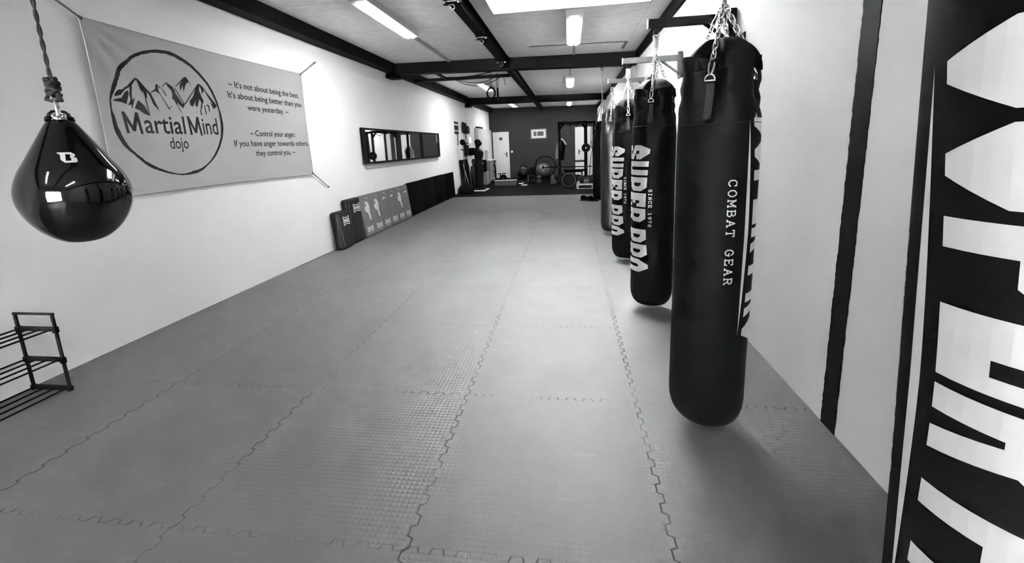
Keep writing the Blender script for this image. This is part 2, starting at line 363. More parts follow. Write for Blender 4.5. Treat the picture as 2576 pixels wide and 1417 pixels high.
# slab-serif stroke lettering for the small words
def stroke_word(word, L, h, v0, gap=.32, th=.15):
    s_ = .14
    def serif(x, y): return [(x-s_, y), (x+s_, y)]
    G = {
     'C': [[(.85, .72), (.85, 1), (.85, .86), (.65, 1), (.35, 1), (.08, .75), (.08, .25), (.35, 0), (.65, 0), (.9, .2)]],
     'O': [[(.35, 0), (.65, 0), (.92, .28), (.92, .72), (.65, 1), (.35, 1), (.08, .72), (.08, .28), (.35, 0)]],
     'M': [[(.1, 0), (.1, 1), (.5, .3), (.9, 1), (.9, 0)], serif(.1, 0), serif(.9, 0), [(-.04, 1), (.12, 1)], [(.88, 1), (1.04, 1)]],
     'B': [[(.15, 0), (.15, 1)], [(.02, 1), (.65, 1), (.82, .85), (.82, .65), (.65, .52), (.15, .52)], [(.65, .52), (.9, .38), (.9, .15), (.7, 0), (.02, 0)]],
     'A': [[(.1, 0), (.5, 1), (.9, 0)], [(.25, .35), (.75, .35)], serif(.1, 0), serif(.9, 0)],
     'T': [[(.5, 0), (.5, 1)], [(.05, .78), (.05, 1), (.95, 1), (.95, .78)], [(.34, 0), (.66, 0)]],
     'G': [[(.85, .75), (.65, 1), (.35, 1), (.08, .75), (.08, .25), (.35, 0), (.65, 0), (.88, .15), (.88, .45)], [(.6, .45), (1., .45)]],
     'E': [[(.15, 0), (.15, 1)], [(.02, 1), (.85, 1), (.85, .78)], [(.15, .52), (.62, .52)], [(.02, 0), (.88, 0), (.88, .24)]],
     'R': [[(.15, 0), (.15, 1)], [(.02, 1), (.65, 1), (.85, .82), (.85, .62), (.65, .48), (.15, .48)], [(.55, .48), (.85, 0), (.98, 0)], serif(.15, 0)],
     'S': [[(.85, .78), (.65, 1), (.35, 1), (.1, .82), (.12, .62), (.35, .54), (.65, .46), (.88, .36), (.9, .16), (.65, 0), (.35, 0), (.1, .2)]],
     'I': [[(.5, 0), (.5, 1)], [(.25, 1), (.75, 1)], [(.25, 0), (.75, 0)]],
     'N': [[(.12, 0), (.12, 1), (.88, 0), (.88, 1)], serif(.12, 0), serif(.88, 1)],
     '1': [[(.25, .8), (.5, 1), (.5, 0)], [(.25, 0), (.75, 0)]],
     '9': [[(.85, .6), (.65, .45), (.35, .45), (.12, .6), (.12, .85), (.35, 1), (.65, 1), (.88, .85), (.88, .3), (.6, 0), (.25, .03)]],
     '7': [[(.1, .8), (.1, 1), (.88, 1), (.4, 0)]],
     '8': [[(.35, .53), (.15, .7), (.2, .9), (.38, 1), (.62, 1), (.8, .9), (.85, .7), (.65, .53), (.35, .53), (.12, .33), (.15, .1), (.38, 0), (.62, 0), (.85, .1), (.88, .33), (.65, .53)]],
     ' ': []}
    n = len(word); adv = L/(n-gap); lw = adv*(1-gap); T = th*h; polys = []
    for i, ch in enumerate(word):
        for pl in G[ch]:
            P = [Vector((i*adv+p[0]*lw, v0+p[1]*h)) for p in pl]
            for a, b_ in zip(P, P[1:]):
                d = (b_-a)
                if d.length < 1e-6: continue
                d.normalize(); nn = Vector((-d.y, d.x))*T/2; e = d*T*.35
                polys.append([tuple(a-e-nn), tuple(b_+e-nn), tuple(b_+e+nn), tuple(a-e+nn)])
    return polys

# ------------------------------------------------------------------ room shell
mb = MB(); mb.box(XL-.2, XR+.2, YF, 12.45, -.12, 0); mb.cur = 1; mb.box(XL-.2, XR+.2, 12.45, YB+.1, -.12, .0)
struct('floor', mb, [M['floor'], M['floor_black']], 0)
struct('wall_left', MB().box(XL-.15, XL, YF, YB, 0, 3.6), M['wall'])
struct('wall_right', MB().box(XR, XR+.15, YF, YB, 0, 3.6), M['wall'])
struct('wall_back', MB().box(XL-.15, XR+.15, YB, YB+.15, 0, 3.6), M['wall_back'])
struct('wall_front', MB().box(XL-.15, ADDED_WIN[0], YF-.15, YF, 0, 3.6).box(ADDED_WIN[1], XR+.15, YF-.15, YF, 0, 3.6).box(ADDED_WIN[0], ADDED_WIN[1], YF-.15, YF, 0, ADDED_WIN[2]).box(ADDED_WIN[0], ADDED_WIN[1], YF-.15, YF, ADDED_WIN[3], 3.6), M['wall'])
mb = MB()
for k in range(4): xx = ADDED_WIN[0]+.03+(ADDED_WIN[1]-ADDED_WIN[0]-.06)*k/3; mb.box(xx-.03, xx+.03, YF-.12, YF-.06, ADDED_WIN[2], ADDED_WIN[3])
for z in (ADDED_WIN[2]+.03, ADDED_WIN[3]-.03): mb.box(ADDED_WIN[0], ADDED_WIN[1], YF-.12, YF-.06, z-.03, z+.03)
wn_ = struct('window_2', mb, M['white'])  # frame of the unseen window put in for wall light
MB().box(ADDED_WIN[0], ADDED_WIN[1], YF-.093, YF-.087, ADDED_WIN[2], ADDED_WIN[3]).build('pane', M['glass'], wn_, 0)
mb = MB()
def ceil_cell(x0, x1, y0, y1): mb.hexa([(x0, y0, zc(x0)), (x1, y0, zc(x1)), (x1, y1, zc(x1)), (x0, y1, zc(x0)), (x0, y0, 3.6), (x1, y0, 3.6), (x1, y1, 3.6), (x0, y1, 3.6)])
a0, a1 = XL-.15, XR+.15
for (ya, yb, hole) in ((YF-.15, SKY1[2], None), (SKY1[2], SKY1[3], SKY1), (SKY1[3], YB+.15, None)):
    if hole: ceil_cell(a0, hole[0], ya, yb); ceil_cell(hole[1], a1, ya, yb)
    else: ceil_cell(a0, a1, ya, yb)
struct('ceiling', mb, M['ceiling'], 0)
for n_, (x0, x1, y0, y1) in enumerate((SKY1,)):
    mb = MB(); t = .02; zt = 3.6
    mb.box(x0, x0+t, y0, y1, 3.12, zt); mb.box(x1-t, x1, y0, y1, 3.12, zt); mb.box(x0+t, x1-t, y0, y0+t, 3.12, zt); mb.box(x0+t, x1-t, y1-t, y1, 3.12, zt)
    wn_ = struct('window_%d' % (n_+1), mb, M['shaft'])
    MB().box(x0, x1, y0, y1, 3.6, 3.606).build('pane', M['glass'], wn_, 0)
    mb = MB()
    for k in range(1, 3): xx = x0+(x1-x0)*k/3; mb.box(xx-.02, xx+.02, y0, y1, 3.607, 3.64)
    mb.box(x0-.05, x1+.05, y0-.05, y0, 3.6, 3.66); mb.box(x0-.05, x1+.05, y1, y1+.05, 3.6, 3.66); mb.box(x0-.05, x0, y0, y1, 3.6, 3.66); mb.box(x1, x1+.05, y0, y1, 3.6, 3.66)
    mb.build('window_frame', M['white'], wn_)

# steel beams
def ibeam_y(mb, x0, x1, z0, y0, y1, z1=None):
    z1 = z1 or zc(x0)+.0; t = .012; xm = (x0+x1)/2
    mb.box(x0, x1, y0, y1, z0, z0+t); mb.box(x0, x1, y0, y1, z1-t, z1+.02); mb.box(xm-.006, xm+.006, y0, y1, z0+t, z1-t)
xi = -3.455
mb = MB(); mb.hexa([(XL, YF, 3.035), (xi, YF, 3.035), (xi, YB, 3.035), (XL, YB, 3.035), (XL, YF, 3.3), (xi, YF, 3.3), (xi, YB, 3.3), (XL, YB, 3.3)])
struct('trim_1', mb, M['black_steel'])
mb = MB(); mb.hexa([(1.262, YF, 2.975), (XR, YF, 2.975), (XR, YB, 2.975), (1.262, YB, 2.975), (1.262, YF, 3.25), (XR, YF, 3.25), (XR, YB, 3.25), (1.262, YB, 3.25)])
struct('trim_2', mb, M['black_steel'])
def cross_beam(name, y, dep, zl, zr):
    mb = MB(); x0, x1 = XL, XR
    for (ya, yb, d0, d1) in ((y, y+dep, 0, .014), (y, y+dep, None, None), (y+dep*.42, y+dep*.58, .014, 9)):
        pass
    mb.hexa([(x0, y, zl), (x1, y, zr), (x1, y+dep, zr), (x0, y+dep, zl), (x0, y, zl+.018), (x1, y, zr+.018), (x1, y+dep, zr+.018), (x0, y+dep, zl+.018)])
    mb.hexa([(x0, y+.02, zl+.018), (x1, y+.02, zr+.018), (x1, y+dep-.02, zr+.018), (x0, y+dep-.02, zl+.018), (x0, y+.02, 3.3), (x1, y+.02, 3.2), (x1, y+dep-.02, 3.2), (x0, y+dep-.02, 3.3)])
    mb.box(XL, XL+.2, y-.05, y+dep+.05, zl-.075, zl)        # bearing on the left wall
    struct(name, mb, M['black_steel'])
cross_beam('trim_3', 8.5, .2, 3.007, 2.9)
cross_beam('trim_4', 15.1, .2, 2.975, 2.925)
mb = MB(); ibeam_y(mb, -1.25, -1.13, 3.0, YF, 8.5, zc(-1.2)); ibeam_y(mb, -1.25, -1.13, 3.0, 8.7, 15.1, zc(-1.2)); ibeam_y(mb, -1.25, -1.13, 3.0, 15.3, YB, zc(-1.2))
mb.box(-1.26, -1.12, 8.3, 8.52, 2.985, 3.2)
struct('trim_5', mb, M['black_steel'])
# painted column in the right wall, its edges brushed unevenly
mb = MB(); N = 160; vs = []; fs = []
for i in range(N+1):
    z = 2.98*i/N; e1 = .0006*sin(z*47)+random.uniform(-.002, .002); e2 = .0008*sin(z*31+1)+random.uniform(-.003, .003)
    vs += [(XR-.004, 2.055+e1, z), (XR-.004, 2.170+e2, z), (XR+.01, 2.055+e1, z), (XR+.01, 2.170+e2, z)]
for i in range(N):
    a = i*4; fs += [(a, a+1, a+5, a+4), (a+2, a, a+4, a+6), (a+1, a+3, a+7, a+5)]
mb.add(vs, fs); struct('trim_6', mb, M['black_paint'], 0)
struct('trim_7', MB().box(XR-.035, XR, 8.62, 8.95, 0, 2.975), M['wall'])
# cable ducts and hatch groove on the ceiling
def strip(name, pts, wd, mt, th=.012):
    mb = MB()
    for a, b_ in zip(pts, pts[1:]):
        mb.bar((a[0], a[1], zc(a[0])-th/2+.002), (b_[0], b_[1], zc(b_[0])-th/2+.002), wd, th)
    return struct(name, mb, mt)
strip('trim_8', [(-2.32, 6.4), (-2.32, 8.5)], .06, M['duct'], .03)
strip('trim_9', [(.12, 7.45), (.12, 8.5)], .04, M['duct'], .02)
strip('trim_10', [(.06, 8.7), (.06, 11)], .04, M['duct'], .02)
strip('trim_11', [(-.66, 7.68), (.99, 7.68), (.99, 8.2)], .05, M['groove'], .01)

# doors on the back wall
def door(name, x0, x1, zt, hx, sign):
    root = struct(name, MB().box(x0, x1, YB-.03, YB-.001, .02, zt), M['white'])
    mb = MB(); w_ = .05
    mb.box(x0-w_, x0, YB-.045, YB, 0, zt+w_); mb.box(x1, x1+w_, YB-.045, YB, 0, zt+w_); mb.box(x0, x1, YB-.045, YB, zt, zt+w_)
    mb.build('door_frame', M['white'], root)
    s_ = -1 if hx > (x0+x1)/2 else 1
    mb = MB(); mb.cyl((hx, YB-.03, 1.12), (hx, YB-.08, 1.12), .011); mb.cyl((hx, YB-.08, 1.12), (hx+s_*.13, YB-.08, 1.12), .011)
    mb.rbox(hx-.025, hx+.025, YB-.04, YB-.03, .98, 1.2, .004)
    mb.build('door_handle', M['dark_steel'], root)
    if sign:
        xc = (x0+x1)/2
        sg = MB().cyl((xc, YB-.03, 1.82), (xc, YB-.036, 1.82), .075, 28).build('door_sign', M['frame'], root)
        MB().box(xc-.012, xc+.012, YB-.039, YB-.036, 1.78, 1.84).box(xc-.008, xc+.008, YB-.039, YB-.036, 1.845, 1.86).build('symbol', M['print'], sg, 0)
    return root
door('door_1', -3.44, -2.79, 2.08, -2.86, True)
door('door_2', .34, 1.01, 2.15, .46, False)

# ------------------------------------------------------------------ fluorescent ceiling lights
def ceiling_light(x, y0, ln, label, cap=.12):
    z = zc(x)
    t = thing('ceiling_light', label, 'ceiling light', (x, y0, z), 'fluorescent lights on the ceiling')
    mb = MB(); mb.hexa([(x-.11, y0, z-.07), (x+.11, y0, z-.07), (x+.11, y0+ln, z-.07), (x-.11, y0+ln, z-.07), (x-.12, y0, z+.004), (x+.12, y0, z+.004), (x+.12, y0+ln, z+.004), (x-.12, y0+ln, z+.004)])
    mb.build('lamp_housing', M['housing'], t)
    mb = MB()
    for s_ in (-1, 1): mb.tube([(x+s_*.037+.03*cos(a)*1, 0, 0) for a in (0,)]*0 or [(x+s_*.037, y0+cap, z-.072), (x+s_*.037, y0+ln-.02, z-.072)], .035, 12)
    mb.xf(lambda p: (p[0], p[1], z-.072+(p[2]-z+.072)*.5))
    mb.build('lit_diffuser', M['tube'], t)
    return t
ceiling_light(-2.29, 4.72, 1.64, 'twin-tube fluorescent light on the ceiling near the left wall, closest to the camera', .14)
ceiling_light(.1, 5.76, 1.64, 'twin-tube fluorescent light just beyond the skylight, above the hanging bags', .2)
ceiling_light(-2.3, 11.3, 1.5, 'fluorescent light on the ceiling left, seen behind the hanging rings')
ceiling_light(.06, 11.05, 1.64, 'small far fluorescent light between the two cross beams on the right')
ceiling_light(-2.26, 17.0, 1.5, 'farthest left fluorescent light, half hidden behind the second cross beam')
ceiling_light(.04, 17.1, 1.5, 'farthest right fluorescent light, half hidden behind the second cross beam')
ceiling_light(.1, -1.6, 1.64, 'twin-tube fluorescent light behind the camera on the right')
ceiling_light(-2.35, -1.8, 1.6, 'twin-tube fluorescent light on the ceiling behind the camera')

# ------------------------------------------------------------------ punching bags
def chain_mb(mb, a, b, pitch=.026, wire=.0033, wd=.0095, twist=0):
    a, b = Vector(a), Vector(b); L = (b-a).length; n = max(2, round(L/pitch)); d = (b-a).normalized()
    u = d.orthogonal().normalized(); w_ = d.cross(u)
    for i in range(n):
        c = a+d*(i+.5)*L/n; s_ = u if (i+twist) % 2 else w_; hl = L/n*.5+wire*.6-wd*.5
        pts = []
        for k in range(6): an = -pi/2+pi*k/5; pts.append(c+d*(hl+wd*cos(an))+s_*wd*sin(an))
        for k in range(6): an = pi/2+pi*k/5; pts.append(c+d*(-hl+wd*cos(an))+s_*wd*sin(an))
        mb.tube(pts, wire, 6, closed=True)
def bag_surface(cx, cy, r, zb, zt, gath, rot, taper=.0, seed=0):
    rnd = random.Random(seed); ph = [rnd.uniform(0, 6.28) for _ in range(5)]
    def rad(z, th):
        k = (z-zb)/(zt-zb); rr = r*(1+taper*(k-.5))
        if z < zb+.13:
            q = max(0, (z-zb)/.13); rr *= (.60+.40*sqrt(max(0, 1-(1-q)**2)))
        rr *= 1+.006*sin(3*th+ph[0]+z*2)+.004*sin(5*th+z*5+ph[1])
        if gath:
            q = max(0, (z-(zt-.34))/.34); q = q*q*(3-2*q)
            rr *= 1-.035*q
            for k in range(4):                            # each strap and ring pulls a dent with folds running from it
                dt = (th-rot-k*pi/2+pi) % (2*pi)-pi
                if abs(dt) < 1.1:
                    dz = z-(zt-.11); ds = dt*r; dd = sqrt(ds*ds+dz*dz)
                    rr -= r*.27*math.exp(-(ds/.06)**2-((dz/.11)**2 if dz < 0 else 0))
                    rr += r*.026*cos(7*atan2(dz, ds)+ph[2]+k)*math.exp(-(dd-.09)**2/.0032)
            rr *= 1+q*.012*sin(11*th+ph[3]+z*14)
        return rr
    def P(z, th, off=0):
        q = rad(z, th)+off; return (cx+q*sin(th), cy-q*cos(th), z)
    return P, rad
def punching_bag(cx, cy, label, r=.175, zb=.08, zt=1.84, za=2.36, zj=2.12, rot=0., mt='leather', logo=None, apex=None, spring=True, group='black punching bags hanging along the right wall', seed=1, zlogo=.92, taper=0., lean=0.):
    t = thing('punching_bag', label, 'punching bag', (cx, cy, za), group)
    apex = apex or zt+.115
    P, rad = bag_surface(cx, cy, r, zb, zt, True, rot, taper, seed)
    n = 96; zs = [zb, zb+.003, zb+.012, zb+.03, zb+.055, zb+.09, zb+.13]; z = zb+.2
    while z < zt-.4: zs.append(z); z += .07
    while z < zt: zs.append(z); z += .02
    zs.append(zt)
    mb = MB(); rows = [[P(z, 2*pi*k/n) for k in range(n)] for z in zs]
    rows.insert(0, [(cx+.3*r*sin(2*pi*k/n), cy-.3*r*cos(2*pi*k/n), zb-.008) for k in range(n)])
    # rim: four flaps stand up between the straps, then the cover folds inwards
    def rim(k, dz, f):
        th = 2*pi*k/n; c4 = .35+.65*(.5-.5*cos(4*(th-rot))); q = rad(zt, th)*f*(1-.06*max(0, cos(4*(th-rot)))**4)
        return (cx+q*sin(th), cy-q*cos(th), zt+dz*c4)
    rows.append([rim(k, .035, 1.01) for k in range(n)]); rows.append([rim(k, .037, .985) for k in range(n)])
    rows.append([rim(k, .0, .955) for k in range(n)])
    mb.loft(rows); mb.build('bag_cover', M[mt], t, 50)
    mb = MB()       # inner hood gathered to the middle
    hr = []
    for i in range(13):
        q = i/12; zz = zt-.035+(apex-zt+.035)*q; row = []
        for k in range(n):
            th = 2*pi*k/n; wgt = max(0, cos(4*(th-rot)))**1.5      # under the chains the hood is pressed in
            dome = r*.93*sqrt(max(0, 1-q**2.2))+.004; cone = max(.012, .125*(zj-zz)/(zj-zt+.09))
            cone = min(dome, cone); rr = (dome*(1-wgt)+cone*wgt)*(1+.03*sin(7*th+seed)*q)
            row.append((cx+rr*sin(th), cy-rr*cos(th), zz))
        hr.append(row)
    mb.loft(hr); mb.build('bag_hood', M[mt], t, 50)
    # stitched seam round the cover and one vertical seam
    mb = MB(); mb.tube([P(zt-.26, 2*pi*k/n, .0005) for k in range(n)], .0016, 5, closed=True)
    mb.build('seam', M['web'], t)
    for k in range(4):
        th = rot+k*pi/2; zr = zt-.09
        mb = MB(); pr = []
        for q in range(9):
            z = zt-.24+(zr-zt+.24)*q/8; a, b_ = P(z, th-.11, .003), P(z, th+.11, .003); a2, b2 = P(z, th-.11, .007), P(z, th+.11, .007); pr.append([a, b_, b2, a2])
        mb.loft(pr); mb.build('strap', M['web'], t)
        c = Vector(P(zr+.012, th, .006)); tn = Vector((cos(th), sin(th), 0)); ou = Vector((sin(th), -cos(th), 0))
        mb = MB(); pts = [c+tn*.021*cos(a)+Vector((0, 0, 1))*.026*sin(a)+ou*.012 for a in [pi*q/10 for q in range(11)]]
        mb.tube(pts, .0035, 7, closed=True); mb.build('d_ring', M['steel'], t)
        top = Vector((cx, cy, zj)); c2 = c+Vector((0, 0, .026))+ou*.014
        d = (top-c2).normalized(); s_ = d.cross(ou).normalized()
        mb = MB(); pts = []
        for a in range(12):
            an = 2*pi*a/12; pts.append(c2+d*(.036+.04*sin(an))+s_*(.011*cos(an)*(1+.25*sin(an))))
        mb.tube(pts, .0038, 7, closed=True); mb.build('carabiner', M['steel'], t)
        mb = MB(); chain_mb(mb, c2+d*.072, top, twist=k); mb.build('chain', M['steel'], t)
    mb = MB(); z = zj
    mb.ring((cx, cy, z+.012), .014, .0042, (1, 0, 0), 20)
    if spring:
        chain_mb(mb, (cx, cy, z+.025), (cx, cy, za-.15), .03)
        mb.build('hanging_link', M['steel'], t)
        sp = MB(); pts = [(cx+.016*cos(k*.55), cy+.016*sin(k*.55), za-.15+.085*k/100) for k in range(101)]; sp.tube(pts, .0028, 6)
        for s_ in (-1, 1): sp.tube([(cx+s_*.022, cy, za-.155), (cx+s_*.022, cy, za-.06)], .0035, 6)
        sp.box(cx-.026, cx+.026, cy-.008, cy+.008, za-.16, za-.153); sp.box(cx-.026, cx+.026, cy-.008, cy+.008, za-.063, za-.056)
        sp.build('coil_spring', M['steel'], t)
        ey = MB(); ey.ring((cx, cy, za-.035), .021, .004, (0, 1, 0), 20); ey.build('hanging_ring', M['dark_steel'], t)
    else:
        chain_mb(mb, (cx, cy, z+.025), (cx, cy, za), .03); mb.build('hanging_link', M['steel'], t)
    if logo is not None:
        hl, L = logo, 1.06; z0 = zlogo+L/2
        def fn(u, v): return P(z0-u, hl+v/r, .0012)
        wrap('brand_lettering', [flat_mesh([w_]) for w_ in block_word(L, .25, .035)], fn, M['print'], t, .05, .02)
        def sb(u): return .035*abs(2*u/L-1)**1.6
        st = [(u, -.026-sb(u)) for u in [L*(.04+.92*k/24) for k in range(25)]]+[(u, -.026-.022*sin(pi*(u/L-.04)/.92)-sb(u)) for u in [L*(.96-.92*k/24) for k in range(25)]]
        wrap('brand_stripe', [flat_mesh([[p for p in st]])], fn, M['print'], t, .05, .02)
        cg = [(p) for p in stroke_word('COMBAT GEAR', .47, .034, -.115)]
        for nm, c0, c1 in (('COMBAT', -1, .27), ('GEAR', .27, 9)): wrap('small_lettering', [flat_mesh([[(a[0]+L/2-.235, a[1]-.02) for a in p]]) for p in cg if c0 <= p[0][0] < c1], fn, M['print'], t)
        sc_ = stroke_word('SINCE 1978', .31, .024, .275)
        for c0, c1 in ((-1, .165), (.165, 9)): wrap('small_lettering', [flat_mesh([[(a[0]+L/2-.175, a[1]) for a in p]]) for p in sc_ if c0 <= p[0][0] < c1], fn, M['print'], t)
    if lean:
        for ch in t.children:
            for v in ch.data.vertices: v.co.x += lean*(1.5-v.co.z)
    return t
phi = lambda x, y: atan2(x, y)
D = R
punching_bag(.68, 2.08, 'largest black punching bag, whole in view, reading COMBAT GEAR down its right side', logo=-phi(.68, 2.08)+D(62), zlogo=1.07, rot=-phi(.68, 2.08)-D(16), zj=2.07, za=2.36, zt=1.805, seed=3)
punching_bag(.70, 3.66, 'black punching bag with huge white letters and SINCE 1978, second in the row', logo=-phi(.7, 3.66)-D(12)-.27/.175, zlogo=.92, rot=-phi(.7, 3.66)-D(12), zj=2.15, za=2.36, seed=5, zt=1.86)
punching_bag(.69, 5.2, 'third punching bag in the row, its white lettering half hidden by the second bag', logo=-phi(.69, 5.2)-D(12)-.27/.175, zlogo=.90, rot=-phi(.69, 5.2)+D(3), zj=2.16, za=2.36, seed=8, zt=1.855)
punching_bag(.67, 6.8, 'plain worn punching bag without lettering, fourth in the row', rot=-phi(.67, 6.8)-D(10), zj=2.14, za=2.36, seed=11, mt='leather_grey', zt=1.875)
punching_bag(.66, 8.6, 'farthest plain black bag, hanging on a long chain from the cross beam', rot=.3, r=.19, zb=.35, zt=1.82, zj=2.3, za=2.89, seed=14, spring=False, apex=1.9)
punching_bag(.713, .689, 'punching bag cut off by the right edge of the photo, giant white letters', logo=-1.468, zlogo=1.09, rot=-phi(.65, .62)-D(85), zt=2.05, lean=.044, zj=2.2, za=2.36, seed=17)

def bracket(x, y, label, grey=False, plate=True):
    t = thing('bag_bracket', label, 'wall bracket', (XR, y, 2.36), 'steel brackets that carry the punching bags'); mt = M['dark_steel'] if grey else M['black_steel']
    MB().box(x-.06, 1.235, y-.025, y+.025, 2.36, 2.42).build('arm', mt, t)
    MB().box(x-.067, x-.06, y-.03, y+.03, 2.355, 2.425).build('end_cap', M['duct'] if grey else M['dark_steel'], t)
    MB().box(1.235, 1.285, y-.025, y+.025, 2.2, 2.455).build('post', mt, t)
    MB().bar((1.06, y, 2.365), (1.24, y, 2.23), .03, .02).build('brace', mt, t)
    for z in (2.185,):
        mb = MB(); mb.box(1.285, XR-.001, y-.2, y+.2, z, z+.055)
        for s_ in (-1, 1): mb.cyl((1.287, y+s_*.12, z+.03), (1.275, y+s_*.12, z+.03), .012, 8)
        mb.build('wall_plate', mt, t)
    return t
bracket(.68, 2.08, 'bracket above the largest bag, out of the top of the photo')
bracket(.70, 3.66, 'black bracket arm beside the chains of the largest bag, topmost in the photo')
bracket(.69, 5.2, 'second visible bracket arm, grey steel, between the largest bag and the cross beam', True)
bracket(.67, 6.8, 'smallest visible bracket arm, lowest in the photo, carrying the unlettered worn bag', True)
bracket(.675, .689, 'bracket above the bag at the right edge of the photo')
# clamps with eye rings on the middle beam and on the cross beam
def clamp(x, y, z, label, s_=1.):
    t = thing('beam_clamp', label, 'clamp', (x, y, z), 'beam clamps with eye rings')
    mb = MB(); a = .085*s_
    mb.box(x-a, x+a, y-.025, y+.025, z-.03, z-.012); mb.box(x-a, x-a+.03, y-.03, y+.03, z-.03, z+.035); mb.box(x+a-.03, x+a, y-.03, y+.03, z-.03, z+.035)
    mb.build('jaw', M['black_steel'], t)
    mb = MB()
    for q in (-1, 1): mb.cyl((x+q*a*.8, y-.045, z-.02), (x+q*a*.8, y-.025, z-.02), .013, 8)
    mb.cyl((x-a*.6, y-.036, z-.008), (x+a*.6, y-.036, z-.008), .006, 8); mb.build('bolt', M['steel'], t)
    MB().ring((x, y-.01, z-.06), .026, .006, (0, 1, 0)).build('eye_ring', M['steel'], t)
clamp(-1.19, 4.62, 3.0, 'clamp on the middle beam at the top edge of the photo', 1.1)
clamp(-1.19, 6.15, 3.0, 'clamp halfway along the middle beam with an eye ring below')
clamp(-1.19, 7.95, 3.0, 'clamp where the middle beam meets the first cross beam')
clamp(.65, 8.62, 2.93, 'small clamp on the cross beam holding the farthest bag', .5)

# ------------------------------------------------------------------ water bag
wx, wy, wz = -2.194, 1.6, 1.63
t = thing('water_bag', 'glossy black teardrop water bag hanging on a rope by the left wall', 'punching bag', (wx, wy, 1.65))
prof = [(.0, -.500), (.05, -.495), (.09, -.475), (.128, -.44), (.156, -.40), (.177, -.355), (.189, -.31), (.191, -.27), (.184, -.23), (.166, -.18), (.143, -.14), (.121, -.10), (.099, -.06), (.077, -.02), (.055, .02), (.04, .042), (.0, .052)]
# smooth the outline
def smooth_prof(p, k=2):
    for _ in range(k):
        q = [p[0]]
        for a, b_ in zip(p, p[1:]): q += [(a[0]*.75+b_[0]*.25, a[1]*.75+b_[1]*.25), (a[0]*.25+b_[0]*.75, a[1]*.25+b_[1]*.75)]
        p = q+[p[-1]]
    return p
SP = smooth_prof(prof)
def wrad(z):
    for a, b_ in zip(SP, SP[1:]):
        if a[1] <= z <= b_[1]: return a[0]+(b_[0]-a[0])*(z-a[1])/max(1e-9, b_[1]-a[1])
    return .01
mb = MB(); mb.lathe((wx, wy, wz), [(max(r_, .0005), z_) for r_, z_ in SP], 64); mb.build('bag_shell', M['gloss_black'], t, 60)
wa = -atan2(wx, wy)
def wpt(u, v, off=.0015):
    th = wa+D(-2)+u/.15; q = wrad(v)+off; return (wx+q*sin(th), wy-q*cos(th), wz+v)
lg = [[[(-.058, .026), (.028, .026), (.048, .016), (.046, .004), (.033, -.002), (.052, -.004), (.052, -.022), (.042, -.028), (-.014, -.028), (-.034, -.012), (-.036, .014)], [(-.006, .016), (.02, .015), (.022, .004), (.014, 0), (.022, -.005), (.02, -.018), (-.008, -.018)]]]
wrap('logo_print', [flat_mesh(lg)], lambda u, v: wpt(u*.62, -.118+v*.8), M['print'], t, .01, .01)
mb = MB()
for s_ in (-1, 1):
    e = Vector((cos(wa+.2), sin(wa+.2), 0)); c = Vector((wx, wy, wz+.062))
    mb.tube([c+e*s_*.026+Vector((0, 0, -.002)), c+e*s_*.038+Vector((0, 0, -.014)), c+e*s_*.044+Vector((0, 0, -.026))], [.010, .010, .005], 8)
mb.tube([c-e*.03, c-e*.018+Vector((0, 0, .014)), c+e*.018+Vector((0, 0, .014)), c+e*.03], .01, 8)
mb.build('shoulder_rim', M['gloss_black'], t)
mb = MB(); c = Vector((wx, wy, wz+.09)); f_ = Vector((sin(wa), -cos(wa), 0)); e = Vector((cos(wa), sin(wa), 0))
mb.tube([c+f_*.03+Vector((0, 0, -.03)), c+f_*.032+Vector((0, 0, .0)), c+f_*.02+Vector((0, 0, .04)), c+Vector((0, 0, .055)), c-f_*.02+Vector((0, 0, .04)), c-f_*.03+Vector((0, 0, -.03))], .0085, 8)
mb.ring(c+f_*.036+Vector((0, 0, -.032)), .017, .007, f_+Vector((0, 0, .9)), 20); mb.build('shackle', M['chrome'], t)
mb = MB(); kn = []
for k in range(60): a = k*.55; kn.append((wx+.016*cos(a)+.006*sin(k*.3), wy+.016*sin(a), wz+.145+.07*k/60+.006*sin(k*1.3)))
mb.tube(kn, .0095, 7); mb.tube([(wx, wy, wz+.12), (wx-.03, wy-.01, wz+.13), (wx-.025, wy, wz+.16), (wx+.02, wy, wz+.15), (wx+.03, wy, wz+.12)], .009, 7)
mb.tube([(wx, wy, wz+.215), (wx+.03, wy-.01, wz+.21), (wx+.033, wy-.01, wz+.19)], .006, 6); mb.build('rope_knot', M['web'], t)
mb = MB()
for k3_ in range(2): mb.tube([(wx+.004*cos(q*.9+k3_*pi), wy+.004*sin(q*.9+k3_*pi), wz+.22+q*.0165) for q in range(80)], .0045, 6)
top = wz+.22+79*.0165; mb.cyl((wx, wy, top), (wx, wy, zc(wx)-.004), .006, 6)
mb.build('rope', M['web'], t)

